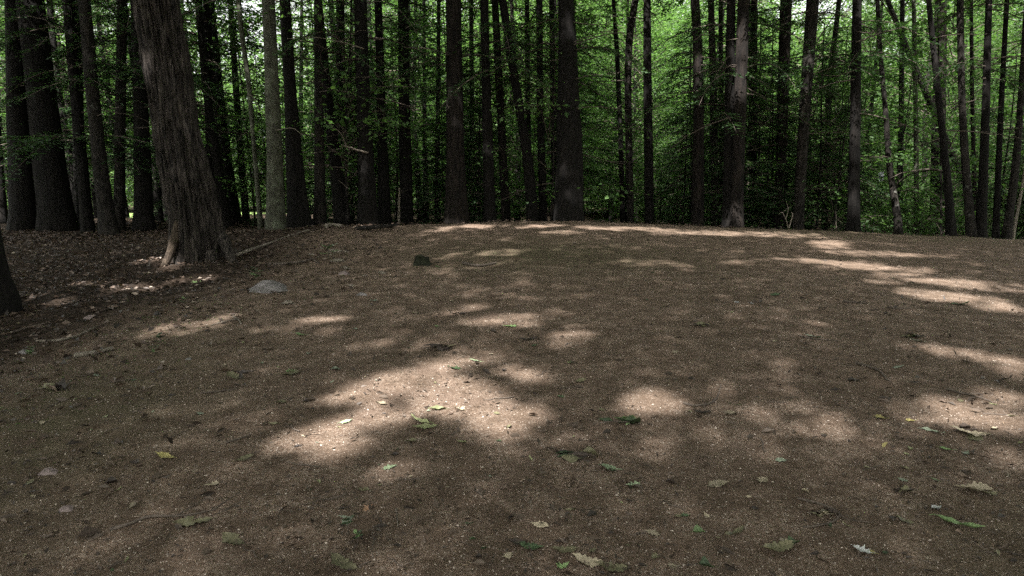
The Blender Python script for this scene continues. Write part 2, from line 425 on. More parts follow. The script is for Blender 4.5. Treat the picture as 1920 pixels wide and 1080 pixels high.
# ------------------------------------------------------------------ the trees one can tell apart at the edge of the clearing
# (label, picture path [(x, y, width)...] from top to base, depth or None = stands where the base pixel meets the ground, bark, crown, dead twigs)
TREES = []
def anchor_name(s): return s
def hero(label, path, D, bark=BARK, crown='hem', twigs=10, H=None, seg=14, cat='tree', **kw):
    x, y, wd = path[-1]
    if D is None:
        p, _ = hit(x, y); D = float(p[1])
    pts = []
    for (px, py, pw) in path[::-1]:
        q, s = at(px, py, D); pts.append([q[0], q[1], q[2], pw*s/2])
    p0 = np.array(pts[0]); zg = g(p0[0], D)
    if p0[2] > zg-0.05:        # carry the stem down to the soil
        k = 0.0
        q = p0.copy(); q[2] = zg-0.12; q[3] = p0[3]*1.06
        if p0[2]-q[2] > 0.3: pts.insert(0, list(q))
        else: pts[0] = list(q)
    top = np.array(pts[-1]); prev = np.array(pts[-2]); H = H or (15+3*random.random())
    d = (top-prev)/max(top[2]-prev[2], 0.3)
    d[3] = -top[3]*0.055; d[:2] *= 0.7; d[:2] = np.clip(d[:2], -0.25, 0.25)
    z = top[2]
    while z < H-0.8 and H > 5:
        stp = 1.6; top = top+d*stp; top[3] = max(top[3], 0.02); d[:2] *= 0.85; z += stp; pts.append(list(top))
    pts = np.array(pts); base = pts[0, :3].copy(); base[2] = zg
    loc = pts.copy(); loc[:, :3] -= base
    root = empty('tree', base, label, 'tree', kw.get('group'))
    sd = len(TREES)+1
    tm = trunk_mesh('trunk', loc, bark, seg=seg, seed=sd, twigs=twigs, twig_z=(min(2.0, H*0.4), max(min(8.5, H-1), H*0.6)), ridge=kw.get('ridge', 0.07),
                    flare=kw.get('flare', 0.2), furrow=kw.get('furrow', 0.0), step=kw.get('step', 0.25))
    link('trunk', tm, root)
    if crown:
        lib = {'hem': HEM_TOP, 'br': BR_TOP, 'mid': HEM_MID}[crown]
        i9 = int(np.argmin(abs(loc[:, 2]-10)))
        c = link('crown', lib[sd % len(lib)], root, (loc[i9, 0], loc[i9, 1], loc[0, 2]))
        c.rotation_euler[2] = sd*1.7; s = 0.9+0.25*((sd*37) % 10)/10; c.scale = (s, s, 1.0)
    if crown == 'hem':
        i5 = int(np.argmin(abs(loc[:, 2]-5)))
        c = link('boughs', HEM_BOUGH[sd % 4], root, (loc[i5, 0], loc[i5, 1], loc[0, 2])); c.rotation_euler[2] = sd*2.3; c.scale = (0.9, 0.9, 0.9+0.3*((sd*13) % 7)/7)
    TREES.append(dict(root=root, px=path[-1][0], D=D, base=base, pts=pts, label=label))
    return root
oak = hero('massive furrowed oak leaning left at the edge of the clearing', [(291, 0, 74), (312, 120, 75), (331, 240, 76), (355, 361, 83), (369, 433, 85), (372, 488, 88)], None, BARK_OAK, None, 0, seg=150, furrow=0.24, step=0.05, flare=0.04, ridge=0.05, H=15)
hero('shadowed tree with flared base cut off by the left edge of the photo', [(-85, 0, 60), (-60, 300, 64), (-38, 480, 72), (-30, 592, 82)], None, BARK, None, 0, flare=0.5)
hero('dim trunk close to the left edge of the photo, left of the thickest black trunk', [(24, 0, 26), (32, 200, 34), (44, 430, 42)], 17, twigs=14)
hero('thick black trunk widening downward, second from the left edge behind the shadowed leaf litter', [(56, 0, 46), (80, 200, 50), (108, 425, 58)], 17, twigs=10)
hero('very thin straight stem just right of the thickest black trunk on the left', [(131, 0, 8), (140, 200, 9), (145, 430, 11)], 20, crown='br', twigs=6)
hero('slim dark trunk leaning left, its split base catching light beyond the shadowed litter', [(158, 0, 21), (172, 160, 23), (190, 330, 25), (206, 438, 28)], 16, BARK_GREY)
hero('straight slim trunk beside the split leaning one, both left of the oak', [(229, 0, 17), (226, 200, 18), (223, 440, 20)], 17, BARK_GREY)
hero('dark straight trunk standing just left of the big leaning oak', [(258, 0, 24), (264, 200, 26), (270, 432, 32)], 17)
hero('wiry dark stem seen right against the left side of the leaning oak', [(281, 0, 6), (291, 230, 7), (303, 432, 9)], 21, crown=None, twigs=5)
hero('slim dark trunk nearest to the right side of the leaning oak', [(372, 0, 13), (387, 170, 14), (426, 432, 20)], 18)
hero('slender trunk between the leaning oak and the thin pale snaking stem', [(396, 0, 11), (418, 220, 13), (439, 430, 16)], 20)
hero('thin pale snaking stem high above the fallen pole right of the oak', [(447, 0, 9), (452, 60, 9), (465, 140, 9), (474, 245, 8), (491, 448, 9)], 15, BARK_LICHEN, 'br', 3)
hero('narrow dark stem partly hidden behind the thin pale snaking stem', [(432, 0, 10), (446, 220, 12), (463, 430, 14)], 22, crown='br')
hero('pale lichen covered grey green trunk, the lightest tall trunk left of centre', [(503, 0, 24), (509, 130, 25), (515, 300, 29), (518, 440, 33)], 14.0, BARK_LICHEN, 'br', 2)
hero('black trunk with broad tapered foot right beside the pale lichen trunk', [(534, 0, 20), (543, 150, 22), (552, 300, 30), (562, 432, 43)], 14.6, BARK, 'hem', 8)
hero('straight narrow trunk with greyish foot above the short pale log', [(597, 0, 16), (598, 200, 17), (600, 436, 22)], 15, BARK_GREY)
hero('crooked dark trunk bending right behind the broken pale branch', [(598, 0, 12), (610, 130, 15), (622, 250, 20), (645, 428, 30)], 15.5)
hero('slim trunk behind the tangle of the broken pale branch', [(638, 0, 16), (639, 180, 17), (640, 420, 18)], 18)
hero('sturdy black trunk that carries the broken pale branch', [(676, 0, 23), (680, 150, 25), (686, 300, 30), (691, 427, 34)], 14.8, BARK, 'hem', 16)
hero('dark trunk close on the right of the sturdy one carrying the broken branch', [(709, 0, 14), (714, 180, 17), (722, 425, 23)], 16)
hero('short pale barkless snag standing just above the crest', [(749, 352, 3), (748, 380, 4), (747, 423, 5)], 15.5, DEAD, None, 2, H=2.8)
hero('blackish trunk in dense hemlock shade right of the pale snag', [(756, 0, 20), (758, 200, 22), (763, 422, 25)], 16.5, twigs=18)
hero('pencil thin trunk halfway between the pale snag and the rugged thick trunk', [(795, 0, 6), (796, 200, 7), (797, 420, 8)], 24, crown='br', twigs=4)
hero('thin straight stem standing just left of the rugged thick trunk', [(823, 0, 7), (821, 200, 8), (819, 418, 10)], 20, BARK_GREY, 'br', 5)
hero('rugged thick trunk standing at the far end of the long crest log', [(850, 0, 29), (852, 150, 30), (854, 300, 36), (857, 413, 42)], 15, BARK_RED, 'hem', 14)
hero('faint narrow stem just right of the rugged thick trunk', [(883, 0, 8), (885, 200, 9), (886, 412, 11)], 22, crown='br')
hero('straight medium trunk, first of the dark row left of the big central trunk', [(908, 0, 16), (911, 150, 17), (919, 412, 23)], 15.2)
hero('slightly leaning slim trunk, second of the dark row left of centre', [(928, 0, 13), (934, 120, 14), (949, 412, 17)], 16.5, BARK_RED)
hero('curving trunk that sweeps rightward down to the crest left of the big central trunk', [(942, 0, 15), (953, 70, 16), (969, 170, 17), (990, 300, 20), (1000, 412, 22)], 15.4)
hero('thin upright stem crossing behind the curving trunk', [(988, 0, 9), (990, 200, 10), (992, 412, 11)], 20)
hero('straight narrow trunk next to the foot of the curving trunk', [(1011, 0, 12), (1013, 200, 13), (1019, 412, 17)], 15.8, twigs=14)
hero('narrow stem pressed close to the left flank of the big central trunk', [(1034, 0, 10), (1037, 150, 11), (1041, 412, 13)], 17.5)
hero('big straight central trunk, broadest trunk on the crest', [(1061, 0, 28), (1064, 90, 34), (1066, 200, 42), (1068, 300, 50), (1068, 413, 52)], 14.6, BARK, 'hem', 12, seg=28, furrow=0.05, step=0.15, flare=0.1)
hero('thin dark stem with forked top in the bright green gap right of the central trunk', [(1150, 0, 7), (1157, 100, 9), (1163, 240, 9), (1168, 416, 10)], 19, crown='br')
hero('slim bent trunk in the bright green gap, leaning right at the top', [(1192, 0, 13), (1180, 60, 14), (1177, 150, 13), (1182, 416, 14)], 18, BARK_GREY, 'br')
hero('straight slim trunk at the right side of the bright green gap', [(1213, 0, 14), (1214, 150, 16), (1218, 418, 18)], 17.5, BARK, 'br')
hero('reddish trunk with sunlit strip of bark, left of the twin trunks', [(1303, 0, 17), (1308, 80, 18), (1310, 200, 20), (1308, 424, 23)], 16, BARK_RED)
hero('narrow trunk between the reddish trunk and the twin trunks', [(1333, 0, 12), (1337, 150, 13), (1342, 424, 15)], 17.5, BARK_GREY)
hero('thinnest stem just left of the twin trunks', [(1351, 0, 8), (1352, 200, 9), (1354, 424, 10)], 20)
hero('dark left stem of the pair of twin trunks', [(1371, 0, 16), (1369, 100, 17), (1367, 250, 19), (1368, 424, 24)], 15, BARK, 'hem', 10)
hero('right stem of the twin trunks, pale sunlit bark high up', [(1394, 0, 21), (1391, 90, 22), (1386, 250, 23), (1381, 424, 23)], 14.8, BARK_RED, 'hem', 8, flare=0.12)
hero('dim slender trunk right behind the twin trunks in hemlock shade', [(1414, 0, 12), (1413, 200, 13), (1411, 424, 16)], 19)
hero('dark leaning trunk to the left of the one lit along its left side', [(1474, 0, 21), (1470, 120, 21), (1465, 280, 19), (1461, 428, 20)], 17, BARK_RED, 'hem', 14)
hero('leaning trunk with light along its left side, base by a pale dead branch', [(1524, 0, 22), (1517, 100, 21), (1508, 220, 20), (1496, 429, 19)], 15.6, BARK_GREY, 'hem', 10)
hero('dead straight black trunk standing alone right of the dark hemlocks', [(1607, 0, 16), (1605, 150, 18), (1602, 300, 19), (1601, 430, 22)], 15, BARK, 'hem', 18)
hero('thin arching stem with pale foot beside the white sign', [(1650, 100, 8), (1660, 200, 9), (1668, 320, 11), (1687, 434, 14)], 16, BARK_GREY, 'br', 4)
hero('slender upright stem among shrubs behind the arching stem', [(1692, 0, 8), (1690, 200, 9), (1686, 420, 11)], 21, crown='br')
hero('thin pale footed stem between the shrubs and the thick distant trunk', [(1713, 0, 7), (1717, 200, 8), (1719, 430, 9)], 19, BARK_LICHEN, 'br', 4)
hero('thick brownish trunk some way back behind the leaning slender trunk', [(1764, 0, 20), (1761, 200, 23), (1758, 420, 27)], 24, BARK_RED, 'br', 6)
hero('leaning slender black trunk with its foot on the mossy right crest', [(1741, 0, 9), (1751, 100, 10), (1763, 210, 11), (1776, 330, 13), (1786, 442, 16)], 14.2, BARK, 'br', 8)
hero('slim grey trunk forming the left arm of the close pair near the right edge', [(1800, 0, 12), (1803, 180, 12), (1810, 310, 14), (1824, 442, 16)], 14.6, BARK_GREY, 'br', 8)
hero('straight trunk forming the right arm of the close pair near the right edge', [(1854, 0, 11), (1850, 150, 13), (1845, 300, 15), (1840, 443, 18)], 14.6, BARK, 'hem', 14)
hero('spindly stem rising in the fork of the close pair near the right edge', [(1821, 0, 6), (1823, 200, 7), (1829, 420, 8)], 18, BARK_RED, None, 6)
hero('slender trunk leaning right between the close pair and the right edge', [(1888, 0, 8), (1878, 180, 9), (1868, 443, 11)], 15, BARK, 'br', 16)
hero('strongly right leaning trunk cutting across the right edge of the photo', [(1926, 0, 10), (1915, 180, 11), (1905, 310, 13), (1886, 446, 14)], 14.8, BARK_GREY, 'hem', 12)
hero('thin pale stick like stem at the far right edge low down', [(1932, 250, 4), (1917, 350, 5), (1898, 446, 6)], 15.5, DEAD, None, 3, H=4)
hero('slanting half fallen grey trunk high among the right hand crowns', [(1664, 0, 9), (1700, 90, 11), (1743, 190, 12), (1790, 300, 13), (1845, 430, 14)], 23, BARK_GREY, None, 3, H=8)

# copies -------------------------------------------------------------
def copy_thing(root):
    r = root.copy(); COL.objects.link(r)
    for ch in root.children:
        c = ch.copy(); COL.objects.link(c); c.parent = r
    return r
ORD = ['first', 'second', 'third', 'fourth', 'fifth', 'sixth', 'seventh', 'eighth', 'ninth', 'tenth', 'eleventh', 'twelfth', 'thirteenth', 'fourteenth', 'fifteenth', 'sixteenth', 'seventeenth', 'eighteenth', 'nineteenth', 'twentieth']
ORD += ['twenty-'+o for o in ORD[:9]] + ['thirtieth'] + ['thirty-'+o for o in ORD[:9]]
ANCH = [(-9999, 'the left edge'), (374, 'the leaning oak'), (518, 'the pale lichen trunk'), (691, 'the branch-carrying trunk'), (857, 'the rugged thick trunk'), (1068, 'the big central trunk'), (1381, 'the twin trunks'), (1601, 'the lone black trunk'), (1786, 'the leaning slender trunk')]
def order_labels(items, phrase):
    """items (root, px): names each by its rank to the right of a tree one can find"""
    items = sorted(items, key=lambda q: q[1]); cnt = {}
    for o, px in items:
        a = [n for x, n in ANCH if x <= px][-1]
        k = cnt.get(a, 0); cnt[a] = k+1
        o['label'] = f"{ORD[min(k, len(ORD)-1)]} {phrase} rightward from {a}"
def proto(name, crown_me, h, r0, bark, seed, lean=0.03):
    root = empty(name, (0, 0, 0))
    pts = [[0, 0, -0.15, r0], [lean*h*0.3, 0.02*h, h*0.35, r0*0.8], [lean*h*0.7, 0, h*0.7, r0*0.5], [lean*h, 0, h, 0.012]]
    link('trunk', trunk_mesh('trunk', pts, bark, seg=9, step=0.5, seed=seed, flare=0.3, twigs=8, twig_z=(0.8, h*0.6)), root)
    link('crown', crown_me, root)
    return root
def upx(x, y): return 960+1280*x/y
def lawn_gap(x, y): return (y > 33 and y < 66 and x < -13 and x > -62)
def scatter(protos, n, box, phrase, cat, group, scale=(0.85, 1.2), mind=0.8, seed=1, ok=None):
    rs = random.Random(seed); out = []; pos = []
    tries = 0
    while len(out) < n and tries < n*60:
        tries += 1
        y = rs.uniform(box[2], box[3]); half = y*0.78+1.5
        x = rs.uniform(max(box[0], -half), min(box[1], half))
        if ok and not ok(x, y): continue
        if any((x-a)**2+(y-b_)**2 < mind**2 for a, b_ in pos): continue
        pos.append((x, y)); p = protos[rs.randrange(len(protos))]
        o = p if not p.get('used') else copy_thing(p)
        p['used'] = 1
        o.location = (x, y, g(x, y)-0.03); o.rotation_euler = (rs.uniform(-.03, .03), rs.uniform(-.03, .03), rs.uniform(0, 6.28))
        s = rs.uniform(*scale); o.scale = (s, s, s*rs.uniform(0.9, 1.15))
        tag(o, 'x', cat, group)
        px = project(np.array([[x, y, 1.5]]))[0][0]
        out.append((o, px))
    order_labels(out, phrase)
    for o, _ in out:
        if 'used' in o: del o['used']
    return out
hems = [proto('hemlock', HEM_MID[k], 12.3, 0.10+0.02*k, BARK, 200+k) for k in range(3)]
scatter(hems, 32, (-40, 40, 16.5, 32), 'dark hemlock with drooping sprays', 'hemlock', 'hemlocks in the shade behind the crest', (0.8, 1.25), 1.5, 3, lambda x, y: not lawn_gap(x, y) and not (480 < upx(x, y) < 1060 and y < 23) and not 1080 < upx(x, y) < 1300 and not 1600 < upx(x, y) < 1900)
yh = [proto('young_hemlock', HEM_LOW[k], 4.6+0.9*k, 0.03, BARK, 210+k) for k in range(3)]
YH = scatter(yh, 44, (-30, 30, 14.9, 26), 'low young hemlock under the trees', 'hemlock', 'young hemlocks under the trees', (0.7, 1.2), 0.8, 5, lambda x, y: not lawn_gap(x, y) and upx(x, y) > 350 and (y > 17 or 1180 < upx(x, y) < 1620) and not 1620 < upx(x, y) < 1800 and not (1085 < upx(x, y) < 1190))
saps = [proto('sapling', SAP[k], 3.2+0.8*k, 0.022, BARK_GREY, 220+k, 0.06) for k in range(4)]
scatter(saps, 64, (-32, 34, 15.2, 38), 'leafy sapling in the understorey', 'sapling', 'saplings in the understorey', (0.75, 1.3), 0.8, 7, lambda x, y: upx(x, y) > 350)
mids = [proto('broadleaf_tree', BR_MID[k], 13.5, 0.11, BARK_GREY if k else BARK, 230+k) for k in range(3)]
scatter(mids, 32, (-44, 44, 24, 46), 'slim broadleaf tree deep in the woods', 'tree', 'broadleaf trees deep in the woods', (0.85, 1.2), 1.8, 9, lambda x, y: not lawn_gap(x, y))
fars = [proto('far_tree', FAR_C[k], 12.5+2*k, 0.15, BARK_GREY, 240+k) for k in range(3)]
scatter(fars, 84, (-70, 70, 46, 78), 'sunlit green tree at the back of the woods', 'tree', 'sunlit trees at the back of the woods', (0.85, 1.25), 2.6, 11, lambda x, y: not lawn_gap(x, y))
shr = []
for k in range(2):
    r = empty('shrub', (0, 0, 0)); link('foliage', SHRUB[k], r); shr.append(r)
scatter(shr, 26, (5, 24, 16.5, 30), 'low bright leafy shrub beyond the mossy crest', 'shrub', 'leafy shrubs beyond the right crest', (0.7, 1.3), 0.7, 13)
# far wood mass that nobody could count, and an added ring behind the viewer
mb = MB(); rs = np.random.default_rng(5); n = 150000
th = np.where(np.arange(n) < 110000, rs.uniform(-0.75, 0.75, n), rs.uniform(0.9, 5.38, n)); rad = np.where(np.arange(n) < 110000, rs.uniform(84, 120, n), rs.uniform(34, 52, n))  # nearer ring behind the viewer, added unseen to cut low sky light on trunks
hmax = 25+5*np.sin(th*9)+3*np.sin(th*23+1)
P0 = np.stack([rad*np.sin(th), rad*np.cos(th), rs.uniform(0, 1, n)**1.1*hmax-0.8], 1)
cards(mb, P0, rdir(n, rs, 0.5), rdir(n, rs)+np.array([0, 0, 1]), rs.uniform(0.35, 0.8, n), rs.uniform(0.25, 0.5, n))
tag(link('far_woods_and_rear_blocker', mb.mesh('far_woods_and_rear_blocker', [FAR])), 'far green woods behind all the trunks, plus an added unseen ring behind the viewer', 'woods', None, 'stuff')

# ------------------------------------------------------------------ canopy over the clearing, with the gaps the sun comes through
GAPS = [  # picture ellipses on the ground: x, y, rx, ry, turn (degrees), how open
 (615,828,82,32,-5,1),(690,788,95,22,-14,1),(740,718,115,20,-13,1),(850,742,95,34,-3,.95),(915,770,95,30,0,.85),(838,683,42,12,-8,1),(900,672,50,10,-12,.5),
 (935,808,46,20,0,.6),(980,702,42,18,0,.65),(1215,752,52,24,0,1),(1070,630,50,15,-22,.5),(950,600,70,11,-3,.55),(865,580,50,9,-18,.35),(690,650,60,8,-14,.3),
 (570,606,72,8,-9,.55),(730,880,60,22,0,.4),(400,604,60,8,-16,.45),(310,620,45,7,-14,.35),(250,540,50,8,-6,.9),(100,562,42,8,0,.75),(355,523,55,5,-8,.7),
 (320,498,22,12,0,.9),(200,535,70,8,0,.45),(890,424,30,4,0,1),(830,430,30,4,-8,.7),(1010,424,45,3,-3,.8),(1050,437,40,3,0,.45),(940,473,42,5,-5,.55),(850,479,35,4,-14,.4),
 (1200,490,60,4,0,.3),(1185,429,100,3.5,2,.9),(1245,436,28,4,0,.6),(1330,437,90,4,2,.85),(1455,440,75,5,2,.6),(1560,458,38,7,0,.75),(1500,488,42,4,4,.85),
 (1600,497,62,7,3,1),(1640,476,95,5,3,.65),(1725,479,65,4,0,.4),(1680,516,50,7,0,.65),(1660,530,30,5,0,.4),(1705,505,50,5,5,.5),(1790,530,85,7,4,.9),(1835,537,50,6,5,.6),
 (1780,556,95,9,6,1),(1885,575,60,8,8,.8),(1910,540,22,7,0,.5),(1380,492,26,3.5,0,.5),(1230,495,60,3.5,2,.35),(1545,600,26,9,0,.55),(1830,668,85,12,10,.85),(1900,690,40,12,8,.85),
 (1880,745,62,15,8,.85),(1800,778,115,24,8,.95),(1890,790,50,22,5,.85),(1560,795,45,18,0,.55),(1480,822,110,22,0,.28),(1400,770,70,18,-12,.28),(1660,800,60,34,0,.28),(1690,840,50,22,0,.25),
 (1090,1055,60,22,0,.45),(1100,830,60,30,0,.12),(1450,1000,150,60,0,.08),(1300,930,180,30,0,.08),(1640,433,60,3,0,.35),(700,424,60,3,0,.4),(1700,436,70,3,0,.3)]
SPOTS = [  # places on stems that the sun reaches: x, y, depth, radius in metres, how open
 (1392, 60, 14.6, .22, 1), (1392, 110, 14.6, .22, 1), (1388, 140, 14.6, .2, .8), (1316, 110, 15.8, .16, .9), (1316, 150, 15.8, .15, .8), (1514, 90, 15.4, .16, .8), (1508, 150, 15.4, .16, .7), (1063, 45, 14.4, .14, .5),
 (350, 245, 10.4, .16, .5), (342, 200, 10.4, .15, .4), (310, 500, 10.2, .35, 1), (322, 465, 10.4, .25, .95), (1690, 415, 16, .15, .8), (1700, 80, 22, .5, .8), (1730, 160, 22, .5, .8), (1850, 60, 14.4, .15, .5), (470, 130, 14.9, .15, .5), (648, 274, 14.5, .3, .6), (630, 240, 14.5, .2, .5)]
def openness(P):
    """how much sun is let through toward the ground points P"""
    u, v, dep = project(P)
    o = np.zeros(len(P)); X_, Y_ = P[:, 0], P[:, 1]
    wob = 1.04+0.20*np.sin(X_*6.3+1.7*np.sin(Y_*5.1))*np.sin(Y_*7.9+1.4*np.sin(X_*3.7+2)) + 0.16*np.sin(X_*13.1+Y_*5.3+2*np.sin(Y_*3))*np.sin(Y_*12.7-X_*4.9)
    for cx, cy, rx, ry, a, s in GAPS:
        ca, sa = math.cos(R(a)), math.sin(R(a)); du, dv = u-cx, v-cy
        e = np.sqrt(((du*ca+dv*sa)/rx)**2+((-du*sa+dv*ca)/ry)**2)
        o = np.maximum(o, s*(1-sstep(0.65, 1.5, e*wob)))
    fb = np.sin(X_*1.7+1.3*np.sin(Y_*1.1))*np.sin(Y_*1.9+1.1*np.sin(X_*0.8+2)) + 0.6*np.sin(X_*4.1+Y_*1.3)*np.sin(Y_*4.7-X_*0.9)
    wgt = (0.12+0.88*sstep(-3.3, -1.4, X_))*(1-0.75*sstep(6.5, 9.5, X_))*(1-0.8*sstep(1.5, 2.1, X_)*(1-sstep(2.5, 2.9, Y_)))*(1-0.8*sstep(13.8, 15, Y_))
    base = 0.01+(0.060+0.02*np.clip(fb-0.1, -0.6, 1))*wgt
    return np.maximum(np.where(dep > 0.3, o, 0), base)
CANOPY_TREES = [(-12, -3.0), (-9.5, -8.5), (-3.5, -11.5), (2.5, -12.0), (8.5, -10.0), (12.0, -5.0), (14.5, 1.5), (-15, 4.0), (-17, -11), (4, -19), (-6, -19), (13, -17)]
rs = np.random.default_rng(21)
NCL = 23000; PER = 24
gx = rs.uniform(-20, 22, NCL); gy = rs.uniform(-5, 20, NCL); hh = rs.uniform(13.0, 21.0, NCL)
C0 = np.stack([gx, gy, gbase(gx, gy)], 1) + SUN*(hh/SUN[2])[:, None]
L0 = np.repeat(C0, PER, 0) + rs.normal(size=(NCL*PER, 3))*np.array([0.9, 0.9, 0.5])
# where would each leaf's shadow fall?
Gp = L0.copy()
for _ in range(5):
    hgt = Gp[:, 2]-gbase(Gp[:, 0], Gp[:, 1]); Gp = Gp-SUN*(hgt/SUN[2])[:, None]
op = openness(Gp)
u, v, dep = project(Gp)
corner = np.zeros(len(Gp))
for px_, py_, D_, r_, o_ in SPOTS:
    A_ = at(px_, py_, D_)[0]-L0; dist = np.linalg.norm(A_-(A_@SUN)[:, None]*SUN[None], axis=1)
    op = np.maximum(op, o_*(1-sstep(r_*0.8, r_*1.3, dist)))
keep = rs.uniform(size=len(L0)) < -np.log(np.clip(op, 0.01, 0.999))/3.6
uu, vv, dd = project(L0)
inview = (dd > 0) & (uu > -150) & (uu < 2070) & (vv > -60) & (vv < 1100)
keep &= ~inview
L0 = L0[keep]; Gk = Gp[keep]
# foliage that closes the chance openings, except where the sun comes through
cell = 0.045; hx = np.arange(-20, 22, cell); hy = np.arange(-5, 19.5, cell)
cov, _, _ = np.histogram2d(Gk[:, 0], Gk[:, 1], [np.append(hx, hx[-1]+cell), np.append(hy, hy[-1]+cell)])
cv = cov.copy()
for sh in ((1, 0), (-1, 0), (0, 1), (0, -1)): cv += np.roll(cov, sh, (0, 1))
ex, ey = np.nonzero(cv < 2)
ex, ey = np.repeat(ex, 2), np.repeat(ey, 2)
qx = hx[ex]+cell*(.5+.3*rs.uniform(-1, 1, len(ex))); qy = hy[ey]+cell*(.5+.3*rs.uniform(-1, 1, len(ey)))
Gq = np.stack([qx, qy, gbase(qx, qy)], 1)
hq = rs.uniform(13.0, 19.5, len(qx)); Lq = Gq+SUN*(hq/SUN[2])[:, None]
oq = openness(Gq)
for px_, py_, D_, r_, o_ in SPOTS:
    A_ = at(px_, py_, D_)[0]-Lq; dist = np.linalg.norm(A_-(A_@SUN)[:, None]*SUN[None], axis=1)
    oq = np.maximum(oq, o_*(1-sstep(r_*0.8, r_*1.3, dist)))
uu, vv, dd = project(Lq)
ok_ = (rs.uniform(size=len(Lq)) > sstep(0.02, 0.10, oq)) & ~((dd > 0) & (uu > -150) & (uu < 2070) & (vv > -60) & (vv < 1100))
L0 = np.concatenate([L0, Lq[ok_]])
sites = [(x, y) for x, y in CANOPY_TREES]
oakb = TREES[0]['base']; oaktop = TREES[0]['pts'][-4]
owners = np.array(sites+[(oaktop[0], oaktop[1])])
own = np.argmin((L0[:, None, 0]-owners[None, :, 0])**2+(L0[:, None, 1]-owners[None, :, 1])**2, 1)
def limb_paths(base, top, leaves, k, r0, rs):
    out = []
    for _ in range(k):
        e = leaves[rs.integers(0, len(leaves))]-base
        z0 = min(rs.uniform(0.45, 0.9)*top[2], e[2]-0.8); s = np.array([top[0], top[1], 0])*z0/top[2]; s[2] = z0
        mid = s*0.45+e*0.55+np.array([0, 0, 0.6])
        out.append(([s, mid, e], r0*rs.uniform(0.3, 0.5)))
    return out
CL = ['tall broadleaf tree overhanging the clearing from the left', 'overhanging tree to the left behind the viewer', 'overhanging tree behind the viewer, left of the middle one', 'overhanging tree right in the middle behind the viewer', 'overhanging tree to the right behind the viewer', 'overhanging tree beside the viewer on the right', 'tall broadleaf tree overhanging the clearing from the right', 'overhanging tree standing on the low ground left of the oak', 'overhanging tree far behind on the left', 'overhanging tree farthest behind the viewer', 'overhanging tree far behind left of the farthest', 'overhanging tree far behind on the right']
for k in range(len(owners)):
    sel = L0[own == k]
    if len(sel) == 0: continue
    mb = MB(); n = len(sel)
    if k < len(sites):
        x, y = sites[k]; base = np.array([x, y, g(x, y)])
        root = empty('overhanging_tree', base, CL[k], 'tree', 'trees whose crowns overhang the clearing')
        top = np.array([0.2, 0.1, 20.5])
        pts = [[0, 0, -0.1, 0.30], [0.05, 0, 6, 0.22], [0.1, 0.05, 14, 0.14], [*top, 0.03]]
        link('trunk', trunk_mesh('trunk', pts, BARK_GREY, seg=12, step=0.5, seed=300+k, limbs=limb_paths(base, top, sel, 5, 0.2, rs)), root)
    else:
        root = oak; base = np.array(oak.location)
        top = TREES[0]['pts'][-1, :3]-base
        lb = MB()
        for path, r0 in limb_paths(base, top, sel, 9, 0.3, rs):
            Q = spline(path, 10); tube(lb, Q, np.linspace(r0, 0.02, 10), 8, 0, 0.05, 3, False)
        link('limbs', lb.mesh('limbs', [BARK_OAK]), root)
    Ls = rs.uniform(0.105, 0.185, n)
    nn = unit(rs.normal(size=(n, 3))*0.45+SUN); dd = rdir(n, rs, 0.7); dd = dd-np.sum(dd*nn, 1)[:, None]*nn
    dd = unit(dd); cards(mb, sel-base-dd*Ls[:, None]*0.5, dd, nn, Ls, Ls*0.78)
    link('crown', mb.mesh('crown', [CANOPY]), root)

# ------------------------------------------------------------------ dead branches, fallen wood, stump, rocks, sign
def px_tube(mb, path, D, r0, r1, n=12, seg=6, m=0, jit=0.0, seed=0):
    rs = np.random.default_rng(seed)
    Q = spline(np.array([at(x, y, D+(dd if False else 0))[0] for x, y in path]), n)
    Q += rs.normal(size=Q.shape)*jit
    tube(mb, Q, np.linspace(r0, r1, n), seg, m, 0.12, seed); return Q
def by_label(s): return [t_ for t_ in TREES if s in t_['label']][0]
def tree_branch(tree, paths, name, label, mat=DEAD, dy=-0.12):
    mb = MB(); base = np.array(tree['root'].location)
    for i, (pp, r0, r1) in enumerate(paths):
        n = 12; Q = spline(np.array([at(x, y, tree['D']+dy-0.25*k)[0] for k, (x, y) in enumerate(pp)]), n)-base
        Q += np.random.default_rng(i).normal(size=Q.shape)*0.008
        tube(mb, Q, np.linspace(r0, r1, n), 5, 0, 0.15, i)
    o = link(name, mb.mesh(name, [mat]), tree['root']); o['label'] = label
st = by_label('sturdy black trunk')
tree_branch(st, [([(690, 287), (664, 279), (640, 272)], 0.03, 0.012), ([(672, 281), (655, 281), (645, 280)], 0.014, 0.005),
                 ([(650, 275), (640, 252), (618, 233)], 0.018, 0.006), ([(641, 256), (643, 243), (641, 236)], 0.010, 0.003),
                 ([(655, 277), (644, 264), (630, 262)], 0.008, 0.003), ([(648, 272), (634, 280), (622, 279)], 0.008, 0.003)], 'broken_branch', 'pale broken branch hanging from the trunk')
tree_branch(st, [([(682, 92), (640, 78), (585, 70), (538, 73)], 0.016, 0.005), ([(640, 78), (668, 60), (690, 56)], 0.006, 0.002), ([(585, 70), (560, 60), (548, 50)], 0.006, 0.002)], 'dead_branch', 'thin pale bare branch reaching left')
tree_branch(by_label('pale lichen covered'), [([(517, 245), (545, 240), (568, 252)], 0.01, 0.003)], 'dead_branch', 'thin dead branch stub')
for b_ in [([(1075, 85), (1100, 75), (1150, 62), (1190, 64)], 0.016, 0.004), ([(1075, 205), (1110, 200), (1180, 206)], 0.014, 0.003), ([(1074, 42), (1120, 46), (1160, 42)], 0.012, 0.003), ([(1075, 150), (1110, 140), (1135, 146)], 0.01, 0.003)]: tree_branch(by_label('big straight central'), [b_], 'dead_branch', 'bare horizontal branch on the right', TWIG)
